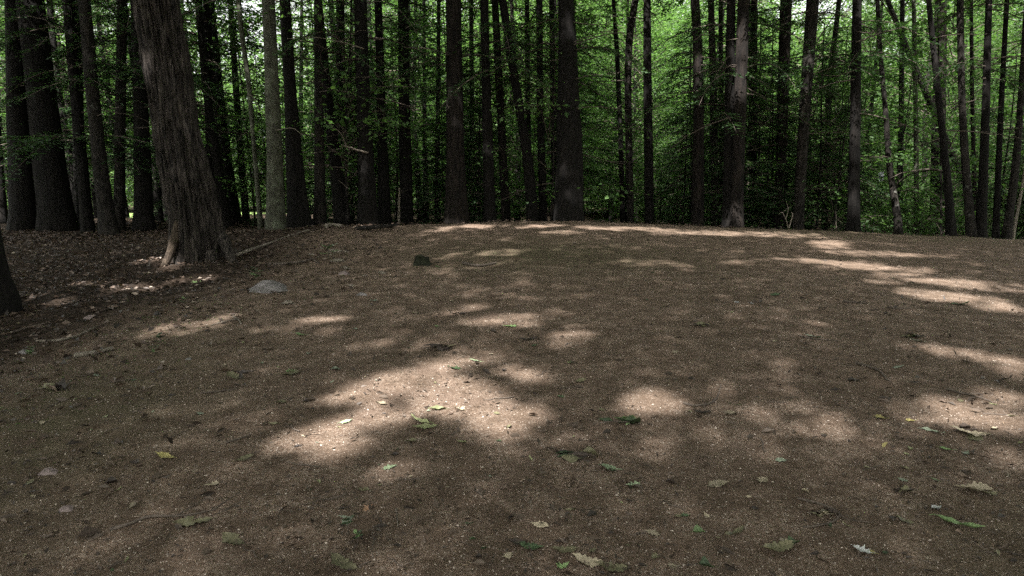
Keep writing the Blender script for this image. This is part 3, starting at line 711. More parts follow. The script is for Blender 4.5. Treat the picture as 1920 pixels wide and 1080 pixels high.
for b_ in [([(1605, 80), (1650, 62), (1700, 50)], 0.02, 0.005), ([(1606, 130), (1570, 142), (1540, 140)], 0.016, 0.004), ([(1606, 60), (1640, 60), (1662, 40)], 0.012, 0.003)]: tree_branch(by_label('dead straight black'), [b_], 'dead_branch', 'bare crooked branch', TWIG)
for b_ in [([(1880, 118), (1905, 108), (1935, 90)], 0.018, 0.006), ([(1878, 120), (1850, 118), (1820, 108)], 0.012, 0.003), ([(1877, 200), (1840, 205), (1790, 196)], 0.01, 0.003)]: tree_branch(by_label('slender trunk leaning right between'), [b_], 'dead_branch', 'bare sideways branch', TWIG)

def on_ground(path, lift):
    out = []
    for x, y in path:
        p, _ = hit(x, y); p = p.copy(); p[2] = g(p[0], p[1])+lift; out.append(p)
    return np.array(out)
def stick(name, label, cat, path, r0, r1, mat, sides=(), lift=None, n=16, seg=7, group=None, knob=0.1):
    G = on_ground(path, r0*0.8 if lift is None else lift); base = G.mean(0)
    mb = MB(); tube(mb, spline(G-base, n), np.linspace(r0, r1, n), seg, 0, knob, len(label))
    for sp, a, c in sides:
        tube(mb, spline(on_ground(sp, a+0.004)-base, 8), np.linspace(a, c, 8), 5, 0, knob, len(sp))
    o = link(name, mb.mesh(name, [mat]), None, base); tag(o, label, cat, group)
    return o
stick('fallen_pole', 'pale grey fallen pole sloping up the bank right of the leaning oak', 'log', [(442, 482), (470, 471), (505, 459), (540, 446), (580, 433)], 0.028, 0.016, DEAD)
stick('fallen_pole', 'short pale log lying on the crest left of the crest log', 'log', [(612, 428), (622, 426), (641, 428)], 0.045, 0.03, DEAD, lift=0.05)
stick('fallen_pole', 'long thin brown log lying along the far left crest', 'log', [(668, 431), (735, 426), (800, 420), (860, 416), (914, 411)], 0.042, 0.026, BARK_GREY, lift=0.03)
stick('stick', 'short thick pale stick at the left edge of the bare dirt', 'stick', [(140, 671), (175, 666), (213, 657)], 0.022, 0.016, DEAD)
stick('stick', 'long thin forked twig lying in the front left dirt', 'stick', [(206, 996), (245, 984), (280, 971), (330, 970), (365, 966), (405, 957)], 0.008, 0.003, TWIG, [([(330, 970), (365, 950), (395, 930)], 0.003, 0.0015), ([(400, 958), (430, 938), (450, 925)], 0.003, 0.0015), ([(280, 971), (300, 972)], 0.004, 0.002)])
stick('stick', 'curved forked twig making a hook in the front right dirt', 'stick', [(1495, 936), (1530, 944), (1560, 955), (1575, 967), (1560, 980), (1530, 988), (1505, 990)], 0.0055, 0.003, TWIG, [([(1572, 963), (1590, 977), (1640, 983)], 0.003, 0.0015)])
stick('stick', 'straight dark twig under a grey green leaf, right of centre', 'stick', [(1497, 630), (1525, 636), (1572, 640)], 0.007, 0.003, TWIG)
stick('stick', 'crooked brown twig trailing downward in the middle right dirt', 'stick', [(1605, 682), (1625, 688), (1648, 697), (1660, 710), (1668, 716)], 0.010, 0.004, TWIG, [([(1625, 688), (1640, 684)], 0.004, 0.002)])
stick('stick', 'twig pointing into the sunlit patch near the right edge', 'stick', [(1775, 731), (1800, 738), (1825, 743), (1860, 755)], 0.008, 0.003, TWIG)
stick('stick', 'thin dark straight twig left of the large sunlit patch', 'stick', [(378, 738), (410, 735), (445, 730)], 0.006, 0.003, TWIG)
stick('stick', 'short slanting twig below the thin dark straight one', 'stick', [(424, 831), (448, 824), (470, 816)], 0.006, 0.003, TWIG)
stick('stick', 'long grey bent stick in the dim litter by the left edge', 'stick', [(70, 642), (110, 640), (150, 630), (185, 612)], 0.013, 0.006, DEAD, [([(150, 630), (165, 618)], 0.005, 0.003)])
stick('stick', 'second bent stick in the dim litter, beside the long grey one', 'stick', [(20, 626), (55, 615), (95, 606)], 0.011, 0.005, TWIG)
stick('stick', 'crooked dark stick beside the pile of wood chips', 'stick', [(505, 498), (545, 496), (575, 491), (585, 487)], 0.022, 0.012, TWIG, [([(585, 487), (598, 496)], 0.012, 0.008)])
stick('stick', 'gnarled dark root lying right of the mossy stump', 'stick', [(868, 495), (885, 499), (905, 500), (930, 495)], 0.022, 0.012, TWIG)
stick('stick', 'pale forked twig on the shoulder left of the bare dirt', 'stick', [(438, 595), (446, 600), (452, 608)], 0.010, 0.006, DEAD, [([(446, 600), (425, 604), (395, 612)], 0.007, 0.004)])
stick('stick', 'dark knotted stick with short side twigs right of centre', 'stick', [(1282, 757), (1300, 762), (1330, 758), (1345, 745), (1352, 722)], 0.008, 0.003, TWIG)
stick('stick', 'dark twig lying across the dirt in front of the right crest', 'stick', [(1580, 566), (1600, 568), (1625, 570)], 0.011, 0.006, TWIG, [([(1612, 569), (1625, 566)], 0.008, 0.004)])
stick('stick', 'dark broken twig to the right of the one before the right crest', 'stick', [(1664, 577), (1685, 580), (1708, 579)], 0.010, 0.005, TWIG)
stick('stick', 'very thin upright looking stalk lying in the front middle', 'stick', [(743, 955), (745, 975), (746, 990)], 0.003, 0.002, DEAD)

def rock(name, label, px, py, wpx, hfrac, dfrac, mat, seed, sink=0.3, cat='rock', rot=0, group=None):
    p, _ = hit(px, py); m = np.linalg.norm(p-CAM)/F*1.0*wpx/2
    import bmesh
    bm = bmesh.new(); bmesh.ops.create_icosphere(bm, subdivisions=4, radius=1.0)
    for v in bm.verts:
        c = v.co; n = 1+0.30*mn.noise(c*1.1+Vector((seed, 0, 0)))+0.13*mn.noise(c*2.7+Vector((seed, 3, 0)))+0.05*mn.noise(c*7+Vector((0, seed, 0)))
        q = Vector((c.x*n, c.y*n, c.z*n))
        for pn in ((0.3, -0.5, 0.8), (-0.6, -0.4, 0.7), (0.7, 0.1, 0.6), (0.0, -0.9, 0.4)):   # broken flat faces
            nn = Vector(pn).normalized(); d = q.dot(nn)
            if d > 0.52: q -= nn*(d-0.52)*0.92
        v.co = Vector((q.x, q.y*dfrac, q.z*hfrac))*m
    me = bpy.data.meshes.new(name); bm.to_mesh(me); bm.free(); me.materials.append(mat)
    o = link(name, me, None, (p[0], p[1], g(p[0], p[1])+m*hfrac*(1-2*sink)*0.5)); o.rotation_euler[2] = rot
    return tag(o, label, cat, group)
rock('rock', 'large pale grey flat topped rock half sunk in the ground right of the oak', 505, 543, 78, 0.36, 0.9, ROCK, 2.3, 0.30)
rock('rock', 'small pinkish grey stone in front of the wood chips', 646, 514, 23, 0.5, 0.8, ROCK_PINK, 4.1)
rock('rock', 'dull rounded stone in the dim litter at the left', 172, 597, 26, 0.4, 0.8, ROCK_PINK, 6.2)
rock('rock', 'small pale stone in the dim litter near the left edge', 44, 661, 16, 0.6, 0.8, ROCK, 8.2)
rock('rock', 'flat pale stone on the shoulder between grey rock and sunlit streak', 680, 553, 22, 0.35, 0.8, ROCK, 9.7)
rock('rock', 'small brownish stone in the front left dirt by a dark crumpled leaf', 126, 956, 24, 0.45, 0.8, ROCK_PINK, 3.3)
rock('rock', 'low pale stone level with the dirt, upper left of the forked twig', 92, 886, 32, 0.25, 0.7, ROCK_PINK, 2.6)
rock('rock', 'tiny white stone on the dirt left of the large sunlit patch', 354, 674, 12, 0.5, 0.8, ROCK, 5.5)

# mossy stump
p, _ = hit(790, 498); S_ = np.linalg.norm(p-CAM)/F
STUMP = plain_mat('stump_moss', (0.008, 0.008, 0.006), (0.030, 0.032, 0.018), 16, 0.95, 1.0)
STUMP_T = plain_mat('stump_wood', (0.02, 0.016, 0.012), (0.06, 0.048, 0.035), 40, 0.95, 0.8)
mb = MB(); seg = 28; zz = np.linspace(-0.06, 1, 12); rr0 = 12.5*S_; hgt = 17*S_
V = []
for z in zz:
    for k in range(seg):
        a = 2*math.pi*k/seg
        r = rr0*(1+0.75*max(0, 1-z*1.5)**2*(0.6+0.8*max(0, mn.noise(Vector((math.cos(a)*1.8, math.sin(a)*1.8, 4))))+.3*math.sin(a*5))+0.30*mn.noise(Vector((math.cos(a)*3, math.sin(a)*3, z*2)))+0.12*mn.noise(Vector((math.cos(a)*9, math.sin(a)*9, z*3))))
        top = hgt*(z*(0.85+0.4*mn.noise(Vector((math.cos(a)*0.9, math.sin(a)*0.9, 8.4)))+0.06*mn.noise(Vector((math.cos(a)*4, math.sin(a)*4, 2)))*max(z, 0)))
        V.append((r*math.cos(a), r*math.sin(a)*0.85, top))
ns = len(zz); i = np.arange(ns-1)[:, None]*seg; j = np.arange(seg)[None, :]; jn = (j+1) % seg
root = empty('stump', (p[0], p[1]+0.1, g(p[0], p[1]+.1)), 'dark mossy rotten tree stump on the far left of the bare dirt', 'stump')
mb.add(np.array(V), np.stack([i+j, i+jn, i+seg+jn, i+seg+j], -1).reshape(-1, 4)); link('bark', mb.mesh('bark', [STUMP]), root)
mb = MB(); L_ = np.array(V[-seg:]); inner = L_*np.array([0.5, 0.5, 0.7]); cen = L_.mean(0)*np.array([1, 1, .55])
mb.add(np.vstack([L_*np.array([.99, .99, .995]), inner, cen[None]]), np.array([[k, (k+1) % seg, seg+(k+1) % seg, seg+k] for k in range(seg)]))
mb.add(np.vstack([inner, cen[None]]), np.array([[k, (k+1) % seg, seg] for k in range(seg)])); link('top', mb.mesh('top', [STUMP_T]), root)

for pp, a, c in (([(340, 405), (330, 440), (322, 468), (312, 492), (301, 509)], 0.085, 0.035), ([(345, 440), (338, 480), (334, 500)], 0.09, 0.04), ([(416, 440), (428, 470), (438, 492), (446, 502)], 0.09, 0.03), ([(395, 470), (402, 495), (410, 508)], 0.10, 0.04)):
    ob = np.array(oak.location); Dk = TREES[0]['D']; mb = MB(); k9 = len(pp)
    Q = np.array([at(x, y, Dk-0.22-0.08*i)[0] for i, (x, y) in enumerate(pp)])
    Q[-1, 2] = g(Q[-1, 0], Q[-1, 1])-0.01; tube(mb, spline(Q-ob, 14), np.linspace(a, c, 14)*np.array([.5]+[1]*13), 9, 0, .08, k9)
    ro = link('root', mb.mesh('root', [BARK_ROOT_SUNLIT if pp[0][0] == 340 else BARK_OAK]), oak)
# white sign far off among the trunks at the right
WHITE = plain_mat('white_paint', (0.70, 0.71, 0.76), (0.82, 0.83, 0.86), 9, 0.6, 0.05)
DARKP = plain_mat('dark_paint', (0.03, 0.035, 0.05), (0.06, 0.065, 0.08), 9, 0.6, 0.05)
POSTM = plain_mat('post_metal', (0.25, 0.25, 0.25), (0.45, 0.45, 0.44), 30, 0.6, 0.1)
q, s = at(1652, 331, 22.0); x0, y0 = q[0], q[1]; z0 = g(x0, y0)
root = empty('sign', (x0, y0, z0), 'small white sign with a dark band on a thin post among the right hand trunks', 'sign')
def box(cx, cy, cz, sx, sy, sz, bev=0.15):
    V = []
    for dz in (-1, 1):
        for dx, dy in ((-1, -1), (1, -1), (1, 1), (-1, 1)): V.append((cx+dx*sx/2, cy+dy*sy/2, cz+dz*sz/2))
    return np.array(V), np.array([[0, 3, 2, 1], [4, 5, 6, 7], [0, 1, 5, 4], [1, 2, 6, 5], [2, 3, 7, 6], [3, 0, 4, 7]])
zc = q[2]-z0; wb = 9*s; hb = 17*s
mb = MB(); mb.add(*box(0, 0, zc, wb, 0.018, hb), 0, False); bo = link('board', mb.mesh('board', [WHITE]), root)
mb = MB(); mb.add(*box(0.0, -0.011, zc-0.01, wb*0.9, 0.006, hb*0.14), 0, False); link('band', mb.mesh('band', [DARKP]), bo)
mb = MB(); tube(mb, [(-0.14, 0.03, -0.1), (-0.10, 0.03, zc*0.6), (-0.03, 0.03, zc+hb*0.4)], [0.018]*3, 8); link('post', mb.mesh('post', [POSTM]), root)
# pale dead branch standing by the trunk lit along its left side
q0, s = at(1478, 427, 15.2); base = np.array([q0[0], 15.2, g(q0[0], 15.2)])
mb = MB()
for pp, a, c in (([(1478, 430), (1474, 412), (1466, 398), (1460, 402)], .012, .004), ([(1474, 410), (1478, 392), (1474, 380)], .009, .003), ([(1467, 399), (1477, 390), (1484, 388)], .007, .003), ([(1478, 430), (1486, 405), (1484, 398)], .02, .012)):
    tube(mb, spline(np.array([at(x, y, 15.2)[0] for x, y in pp])-base, 8), np.linspace(a, c, 8), 5, 0, .1, 3)
tag(link('dead_branch', mb.mesh('dead_branch', [DEAD]), None, base), 'pale forked dead branch sticking up from the crest left of the leaning trunk', 'branch')

# ------------------------------------------------------------------ leaves lying about
def leaf_colour(name, c0, c1, tr=0.15):
    m, t, b = nodes(name)
    tc = N(t, 'ShaderNodeTexCoord'); n1 = noise_tex(t, 3.5, 5, 0.6, tc.outputs['Object'])
    n2 = noise_tex(t, 14, 3, 0.6, tc.outputs['Object'])
    oi = N(t, 'ShaderNodeObjectInfo')
    col = ramp(t, n1, [(0.3, c0), (0.68, c1)])
    col = mix(t, ramp(t, n2, [(0.56, 0.0), (0.70, 0.7)]), col, tuple(v*0.45 for v in c0))
    hv = N(t, 'ShaderNodeHueSaturation'); mr = N(t, 'ShaderNodeMapRange'); mr.inputs[3].default_value = 0.45; mr.inputs[4].default_value = 0.85
    t.links.new(oi.outputs['Random'], mr.inputs[0]); t.links.new(mr.outputs[0], hv.inputs['Value']); hv.inputs['Saturation'].default_value = 0.85; t.links.new(col, hv.inputs['Color'])
    t.links.new(hv.outputs[0], b.inputs['Base Color']); b.inputs['Roughness'].default_value = 0.6; b.inputs['Specular IOR Level'].default_value = 0.35
    return m
LC = {'green': leaf_colour('leaf_green', (0.13, 0.23, 0.06), (0.22, 0.33, 0.10)), 'dark green': leaf_colour('leaf_dark_green', (0.03, 0.06, 0.02), (0.075, 0.12, 0.038)),
      'pale green': leaf_colour('leaf_pale_green', (0.25, 0.35, 0.16), (0.36, 0.45, 0.24)), 'grey green': leaf_colour('leaf_grey_green', (0.21, 0.25, 0.16), (0.30, 0.34, 0.23)),
      'yellow green': leaf_colour('leaf_yellow_green', (0.25, 0.27, 0.10), (0.36, 0.37, 0.15)), 'yellow': leaf_colour('leaf_yellow', (0.38, 0.30, 0.06), (0.50, 0.42, 0.11)),
      'tan': leaf_colour('leaf_tan', (0.32, 0.25, 0.15), (0.47, 0.38, 0.24)), 'olive': leaf_colour('leaf_olive', (0.13, 0.12, 0.05), (0.24, 0.21, 0.10)),
      'brown': leaf_colour('leaf_brown', (0.11, 0.065, 0.04), (0.22, 0.14, 0.09)), 'dark brown': leaf_colour('leaf_dark_brown', (0.03, 0.02, 0.014), (0.08, 0.052, 0.036)),
      'pale grey': leaf_colour('leaf_pale_grey', (0.42, 0.42, 0.40), (0.58, 0.58, 0.55)), 'orange': leaf_colour('leaf_orange', (0.28, 0.13, 0.05), (0.40, 0.21, 0.09))}
PROF = {'oak': [.03, .11, .21, .17, .30, .22, .35, .25, .32, .20, .20, .10, .01], 'ovate': [.01, .14, .25, .31, .34, .34, .31, .27, .21, .14, .08, .04, .005],
        'maple': [.02, .10, .42, .30, .22, .56, .34, .20, .30, .22, .10, .06, .005], 'narrow': [.01, .06, .10, .13, .14, .15, .14, .13, .11, .09, .06, .03, .005]}
def leaf_mesh(shape, curl, bend, seed, mat):
    w0 = np.array(PROF[shape]); n = 27; uq = np.linspace(0, len(w0)-1, n); iq = np.minimum(uq.astype(int), len(w0)-2); fq = uq-iq; fq = fq*fq*(3-2*fq); w = w0[iq]*(1-fq)+w0[iq+1]*fq; rs = np.random.default_rng(seed); V = []; cols = [-1, -0.55, 0, 0.55, 1]
    for i in range(n):
        y = i/(n-1)-0.5
        for c in cols:
            wi = w[i]*(1+0.18*mn.noise(Vector((i*0.35, c*3+seed, 0.5))))*(0.85 if c > 0 else 1.0)
            x = c*wi + 0.06*math.sin(3*y+seed)
            z = curl*(abs(c)**1.6)*wi*1.1*(1+0.35*math.sin(seed+5*y)*np.sign(c)) + bend*(y*y*2.2) + 0.07*mn.noise(Vector((i*0.22, c*1.3+seed, 2.5)))
            if c == 0: z -= 0.012
            V.append((x*(1-0.25*abs(curl)), y - (0.10*abs(c) if shape in ('oak', 'maple') else 0.02*abs(c)), z))
    V = np.array(V); V[:, 2] -= V[:, 2].min(); k = len(cols)
    mb = MB(); i = np.arange(n-1)[:, None]*k; j = np.arange(k-1)[None, :]
    mb.add(V, np.stack([i+j, i+j+1, i+k+j+1, i+k+j], -1).reshape(-1, 4), 0, True)
    tube(mb, [(V[2, 0], -0.5, V[2, 2]), (V[2, 0]+0.02, -0.62, V[2, 2]+0.02), (V[2, 0]+0.06, -0.72, V[2, 2])], [0.012, 0.010, 0.010], 4, 0)
    return mb.mesh('leaf', [mat])
LEAF_CACHE = {}
def get_leaf(shape, form, colour):
    k = (shape, form, colour)
    if k not in LEAF_CACHE:
        cu, be = {'flat': (0.10, 0.05), 'curl': (0.42, 0.20), 'fold': (0.95, 0.15), 'arch': (-0.30, -0.2)}[form]
        cu *= 0.5 if shape in ('oak', 'maple') else 1.0
        LEAF_CACHE[k] = leaf_mesh(shape, cu, be, hash_(k), LC[colour])
    return LEAF_CACHE[k]
def hash_(k): return sum(ord(c)*(i+3) for i, c in enumerate(''.join(k))) % 997
HERO_LEAVES = []
def put_leaf(me, x, y, size, ang, tilt, label, group=None):
    nrm = gnormal(x, y); qt = Vector((0, 0, 1)).rotation_difference(nrm)
    o = link('leaf', me, None, (x, y, g(x, y)+0.003))
    o.rotation_mode = 'QUATERNION'
    o.rotation_quaternion = qt @ Matrix.Rotation(ang, 4, 'Z').to_quaternion() @ Matrix.Rotation(tilt, 4, 'X').to_quaternion()
    o.scale = (size, size, size)
    return tag(o, label, 'leaf', group)
def hleaf(px, py, wpx, colour, shape, form, label, ang=None):
    p, _ = hit(px, py); size = wpx*np.linalg.norm(p-CAM)/F*0.92
    a = math.pi/2+random.uniform(-0.7, 0.7)+(math.pi if random.random() < .5 else 0) if ang is None else R(ang)
    o = put_leaf(get_leaf(shape, form, colour), float(p[0]), float(p[1]), size, a, random.uniform(0.02, 0.2), label)
    HERO_LEAVES.append((np.array([p[0], p[1]]), label))
for a in [
 (650, 792, 26, 'pale green', 'ovate', 'flat', 'pale green oval leaf in the brightest left lobe of the large sunlit patch'),
 (787, 791, 46, 'yellow green', 'narrow', 'curl', 'long curled yellow green leaf in the lower middle of the large sunlit patch'),
 (793, 801, 44, 'yellow green', 'oak', 'flat', 'lobed yellow green leaf tucked under the long curled one in the sunlit patch'),
 (819, 770, 36, 'yellow green', 'narrow', 'fold', 'folded yellow green leaf above the lobed one in the sunlit patch'),
 (863, 768, 26, 'tan', 'ovate', 'flat', 'thin tan leaf at the right side of the large sunlit patch'),
 (768, 829, 27, 'olive', 'ovate', 'curl', 'olive cupped leaf at the lower rim of the large sunlit patch'),
 (865, 830, 20, 'yellow green', 'ovate', 'curl', 'small pale cupped leaf right of the olive cupped one'),
 (560, 838, 18, 'dark brown', 'narrow', 'fold', 'dark upright curled leaf at the left lower edge of the large sunlit patch'),
 (733, 877, 27, 'pale green', 'maple', 'flat', 'light green lobed leaf just below the large sunlit patch'),
 (684, 921, 23, 'olive', 'oak', 'curl', 'curled olive leaf below the light green lobed one'),
 (742, 854, 20, 'dark brown', 'ovate', 'curl', 'small dark brown leaf between the sunlit patch and light green leaf'),
 (714, 757, 22, 'tan', 'ovate', 'flat', 'small tan leaf in the upper middle of the large sunlit patch'),
 (1142, 880, 48, 'pale green', 'oak', 'flat', 'light green lobed leaf lying flat under the dark sprig, front middle'),
 (1184, 911, 30, 'pale green', 'maple', 'curl', 'light green twisted leaf just right of the flat light green one'),
 (1346, 910, 46, 'tan', 'oak', 'flat', 'large tan oak leaf lying flat in the front right of centre'),
 (1434, 903, 27, 'tan', 'maple', 'curl', 'smaller tan yellow leaf right of the large tan oak leaf'),
 (1466, 865, 24, 'grey green', 'ovate', 'flat', 'smooth grey green oval leaf above the smaller tan one'),
 (1372, 777, 24, 'tan', 'maple', 'curl', 'pale tan crinkled leaf at the edge of the faint middle sun spots'),
 (1312, 1001, 24, 'green', 'ovate', 'fold', 'folded green triangular leaf near the bottom edge'),
 (1375, 1002, 54, 'olive', 'narrow', 'curl', 'long curled olive leaf right of the folded green triangular one'),
 (1452, 1030, 62, 'olive', 'oak', 'curl', 'large ragged olive brown oak leaf near the bottom edge'),
 (1472, 1018, 30, 'tan', 'maple', 'flat', 'tan leaf overlapping the large ragged oak leaf'),
 (1490, 1021, 26, 'dark green', 'ovate', 'fold', 'dark green folded leaf at the tip of the large ragged oak leaf'),
 (1611, 1033, 31, 'pale grey', 'maple', 'curl', 'whitish grey crinkled leaf near the bottom right'),
 (1636, 1038, 20, 'yellow', 'ovate', 'flat', 'yellow leaf touching the whitish grey crinkled one'),
 (1326, 1064, 28, 'dark green', 'ovate', 'fold', 'dark green folded leaf at the bottom edge right of centre'),
 (1803, 987, 64, 'green', 'narrow', 'curl', 'long bright green leaf in the dark front right corner'),
 (1691, 976, 28, 'olive', 'oak', 'curl', 'yellowish brown curled leaf between hooked twig and long bright green leaf'),
 (1655, 785, 22, 'yellow', 'maple', 'curl', 'bright yellow lobed leaf in the right sun spots'),
 (1711, 790, 18, 'yellow', 'maple', 'curl', 'small yellow leaf right of the bright yellow lobed one'),
 (1660, 836, 24, 'yellow', 'narrow', 'flat', 'narrow yellow leaf below the bright yellow lobed one'),
 (1750, 811, 34, 'grey green', 'narrow', 'curl', 'narrow green leaf left of the tan leaf heap in the right sun'),
 (1770, 844, 26, 'green', 'narrow', 'curl', 'narrow green leaf below the tan leaf heap'),
 (1752, 900, 15, 'green', 'ovate', 'flat', 'tiny green leaf above the crumpled pale leaf at right'),
 (1820, 921, 50, 'tan', 'oak', 'fold', 'crumpled pale leaf in the dim right front'),
 (1852, 927, 26, 'olive', 'oak', 'curl', 'olive leaf behind the crumpled pale one'),
 (1756, 954, 20, 'pale grey', 'ovate', 'curl', 'dull grey shrivelled leaf below the crumpled pale one'),
 (1810, 812, 50, 'tan', 'oak', 'curl', 'big tan curled leaf on the heap in the right sun'),
 (1832, 821, 34, 'olive', 'maple', 'flat', 'olive leaf at the right end of the tan leaf heap'),
 (1806, 803, 30, 'dark brown', 'ovate', 'curl', 'dark leaf at the top of the tan leaf heap'),
 (1862, 806, 18, 'tan', 'ovate', 'curl', 'small cupped tan leaf in the right hand sunlit patch'),
 (1220, 1000, 30, 'tan', 'maple', 'flat', 'faded tan leaf left of the folded green triangular one'),
 (1016, 987, 36, 'tan', 'oak', 'flat', 'faded tan oak leaf above the bottom leaf clump'),
 (1098, 1052, 60, 'tan', 'oak', 'curl', 'large tan leaf on the bottom leaf clump'),
 (1140, 1066, 60, 'olive', 'oak', 'curl', 'large olive leaf at the right end of the bottom leaf clump'),
 (1058, 1062, 26, 'green', 'maple', 'curl', 'small bright green leaf in the bottom leaf clump'),
 (1000, 1028, 46, 'dark green', 'oak', 'curl', 'dark green crumpled leaf at the left of the bottom leaf clump'),
 (1052, 1034, 50, 'olive', 'oak', 'curl', 'olive leaf at the middle of the bottom leaf clump'),
 (966, 1020, 40, 'dark brown', 'oak', 'curl', 'dark brown leaf at the left end of the bottom leaf clump'),
 (640, 1056, 60, 'olive', 'oak', 'curl', 'dull olive oak leaf at the bottom edge left of centre'),
 (622, 1040, 36, 'brown', 'maple', 'curl', 'brown leaf above the dull olive oak leaf'),
 (432, 1012, 54, 'olive', 'oak', 'flat', 'flat olive brown oak leaf below the long forked twig'),
 (356, 981, 60, 'olive', 'oak', 'flat', 'broad olive leaf lying against the long forked twig'),
 (306, 857, 36, 'yellow', 'oak', 'curl', 'curled yellowish brown leaf in the dark left dirt'),
 (254, 870, 22, 'dark brown', 'ovate', 'curl', 'dark curled leaf left of the yellowish brown one'),
 (395, 911, 24, 'tan', 'maple', 'curl', 'ragged tan leaf above the long forked twig'),
 (206, 908, 24, 'dark brown', 'ovate', 'fold', 'dark crumpled leaf in the left front dirt'),
 (375, 776, 16, 'grey green', 'ovate', 'flat', 'small grey green leaf in the open left dirt'),
 (440, 707, 42, 'olive', 'oak', 'curl', 'olive leaf among dark leaves left of the sunlit patch'),
 (455, 702, 40, 'dark brown', 'narrow', 'curl', 'dark narrow leaf touching the olive leaf left of the sunlit patch'),
 (540, 703, 36, 'olive', 'maple', 'curl', 'olive leaf with green tip above the left end of the sunlit patch'),
 (546, 698, 20, 'green', 'maple', 'curl', 'green leaf lying over the olive one above the sunlit patch'),
 (632, 694, 22, 'grey green', 'ovate', 'curl', 'grey green leaf above the sunlit patch'),
 (180, 704, 15, 'grey green', 'ovate', 'flat', 'small pale leaf on the left shoulder below the thick pale stick'),
 (850, 691, 26, 'dark green', 'maple', 'curl', 'dark green leaf at the top of the large sunlit patch'),
 (891, 677, 26, 'pale green', 'narrow', 'flat', 'light green narrow leaf upper right of the dark green one'),
 (955, 613, 26, 'green', 'maple', 'flat', 'green leaf at the lower rim of the oval sun spot'),
 (992, 638, 34, 'dark brown', 'oak', 'curl', 'dark curled leaf below the oval sun spot'),
 (1003, 648, 14, 'dark green', 'ovate', 'flat', 'dark green leaf touching the dark curled one'),
 (867, 590, 28, 'dark brown', 'narrow', 'curl', 'dark flat leaf left of the oval sun spot'),
 (560, 629, 28, 'green', 'narrow', 'curl', 'green leaf below the sunlit streak on the left shoulder'),
 (666, 618, 12, 'grey green', 'ovate', 'curl', 'little grey green leaf between sunlit streak and oval sun spot'),
 (818, 613, 16, 'green', 'narrow', 'curl', 'thin green leaf left of the oval sun spot, below the dark flat one'),
 (700, 564, 22, 'grey green', 'maple', 'flat', 'grey green lobed leaf below the flat pale stone'),
 (778, 587, 16, 'tan', 'maple', 'flat', 'tan star shaped leaf right of the grey green lobed one'),
 (1522, 632, 32, 'grey green', 'narrow', 'curl', 'grey green leaf resting on the straight dark twig'),
 (1685, 689, 22, 'grey green', 'narrow', 'flat', 'thin grey green leaf right of the crooked brown twig'),
 (1712, 632, 38, 'dark brown', 'oak', 'curl', 'dark brown leaf heap right of centre, before the sunlit band'),
 (1720, 640, 26, 'grey green', 'narrow', 'flat', 'grey green leaf at the foot of the dark brown heap'),
 (1456, 554, 24, 'dark green', 'maple', 'curl', 'dark green leaf out in the far middle dirt'),
 (1383, 567, 13, 'pale grey', 'maple', 'flat', 'pale leaf left of the far dark green one'),
 (1408, 569, 11, 'pale grey', 'ovate', 'flat', 'pale oval leaf just right of the pale far one'),
 (1455, 640, 16, 'tan', 'ovate', 'flat', 'faint tan leaf left of the straight dark twig'),
 (1268, 660, 16, 'tan', 'maple', 'flat', 'faint tan leaf in the middle of the clearing'),
 (692, 953, 22, 'orange', 'maple', 'flat', 'orange tan leaf below the curled olive one'),
 (880, 983, 20, 'dark green', 'narrow', 'curl', 'narrow dark green leaf in the front middle'),
 (462, 862, 30, 'olive', 'oak', 'curl', 'olive ragged leaf left below the sunlit patch'),
 (528, 756, 22, 'olive', 'ovate', 'curl', 'olive curled leaf left of the sunlit patch'),
 (572, 754, 14, 'dark brown', 'ovate', 'fold', 'dark small leaf on the left rim of the sunlit patch'),
 (514, 797, 24, 'olive', 'narrow', 'curl', 'narrow olive leaf touching the left lobe of the sunlit patch'),
 (586, 768, 8, 'dark brown', 'ovate', 'fold', 'speck sized dark leaf above the left lobe of the sunlit patch'),
 (820, 500, 14, 'green', 'ovate', 'flat', 'green leaf at the right foot of the mossy stump'),
 (375, 530, 22, 'green', 'maple', 'curl', 'green leaf in the sunlit litter in front of the oak'),
 (1050, 745, 16, 'dark green', 'ovate', 'curl', 'dark green leaf between the big and the small sunlit patch'),
 (1070, 681, 14, 'yellow green', 'maple', 'curl', 'yellow green leaf under the slanting sun spot'),
 (1090, 716, 24, 'olive', 'oak', 'curl', 'olive flat leaf above the small round sunlit patch'),
 (1595, 714, 26, 'dark brown', 'maple', 'curl', 'dark brown crumpled leaf left of the crooked brown twig'),
 (1320, 775, 30, 'dark brown', 'oak', 'curl', 'dark brown leaf below the dark knotted stick'),
 (1800, 572, 30, 'dark green', 'narrow', 'curl', 'dark green leaf strip in the shade below the sunlit band'),
]: hleaf(*a)

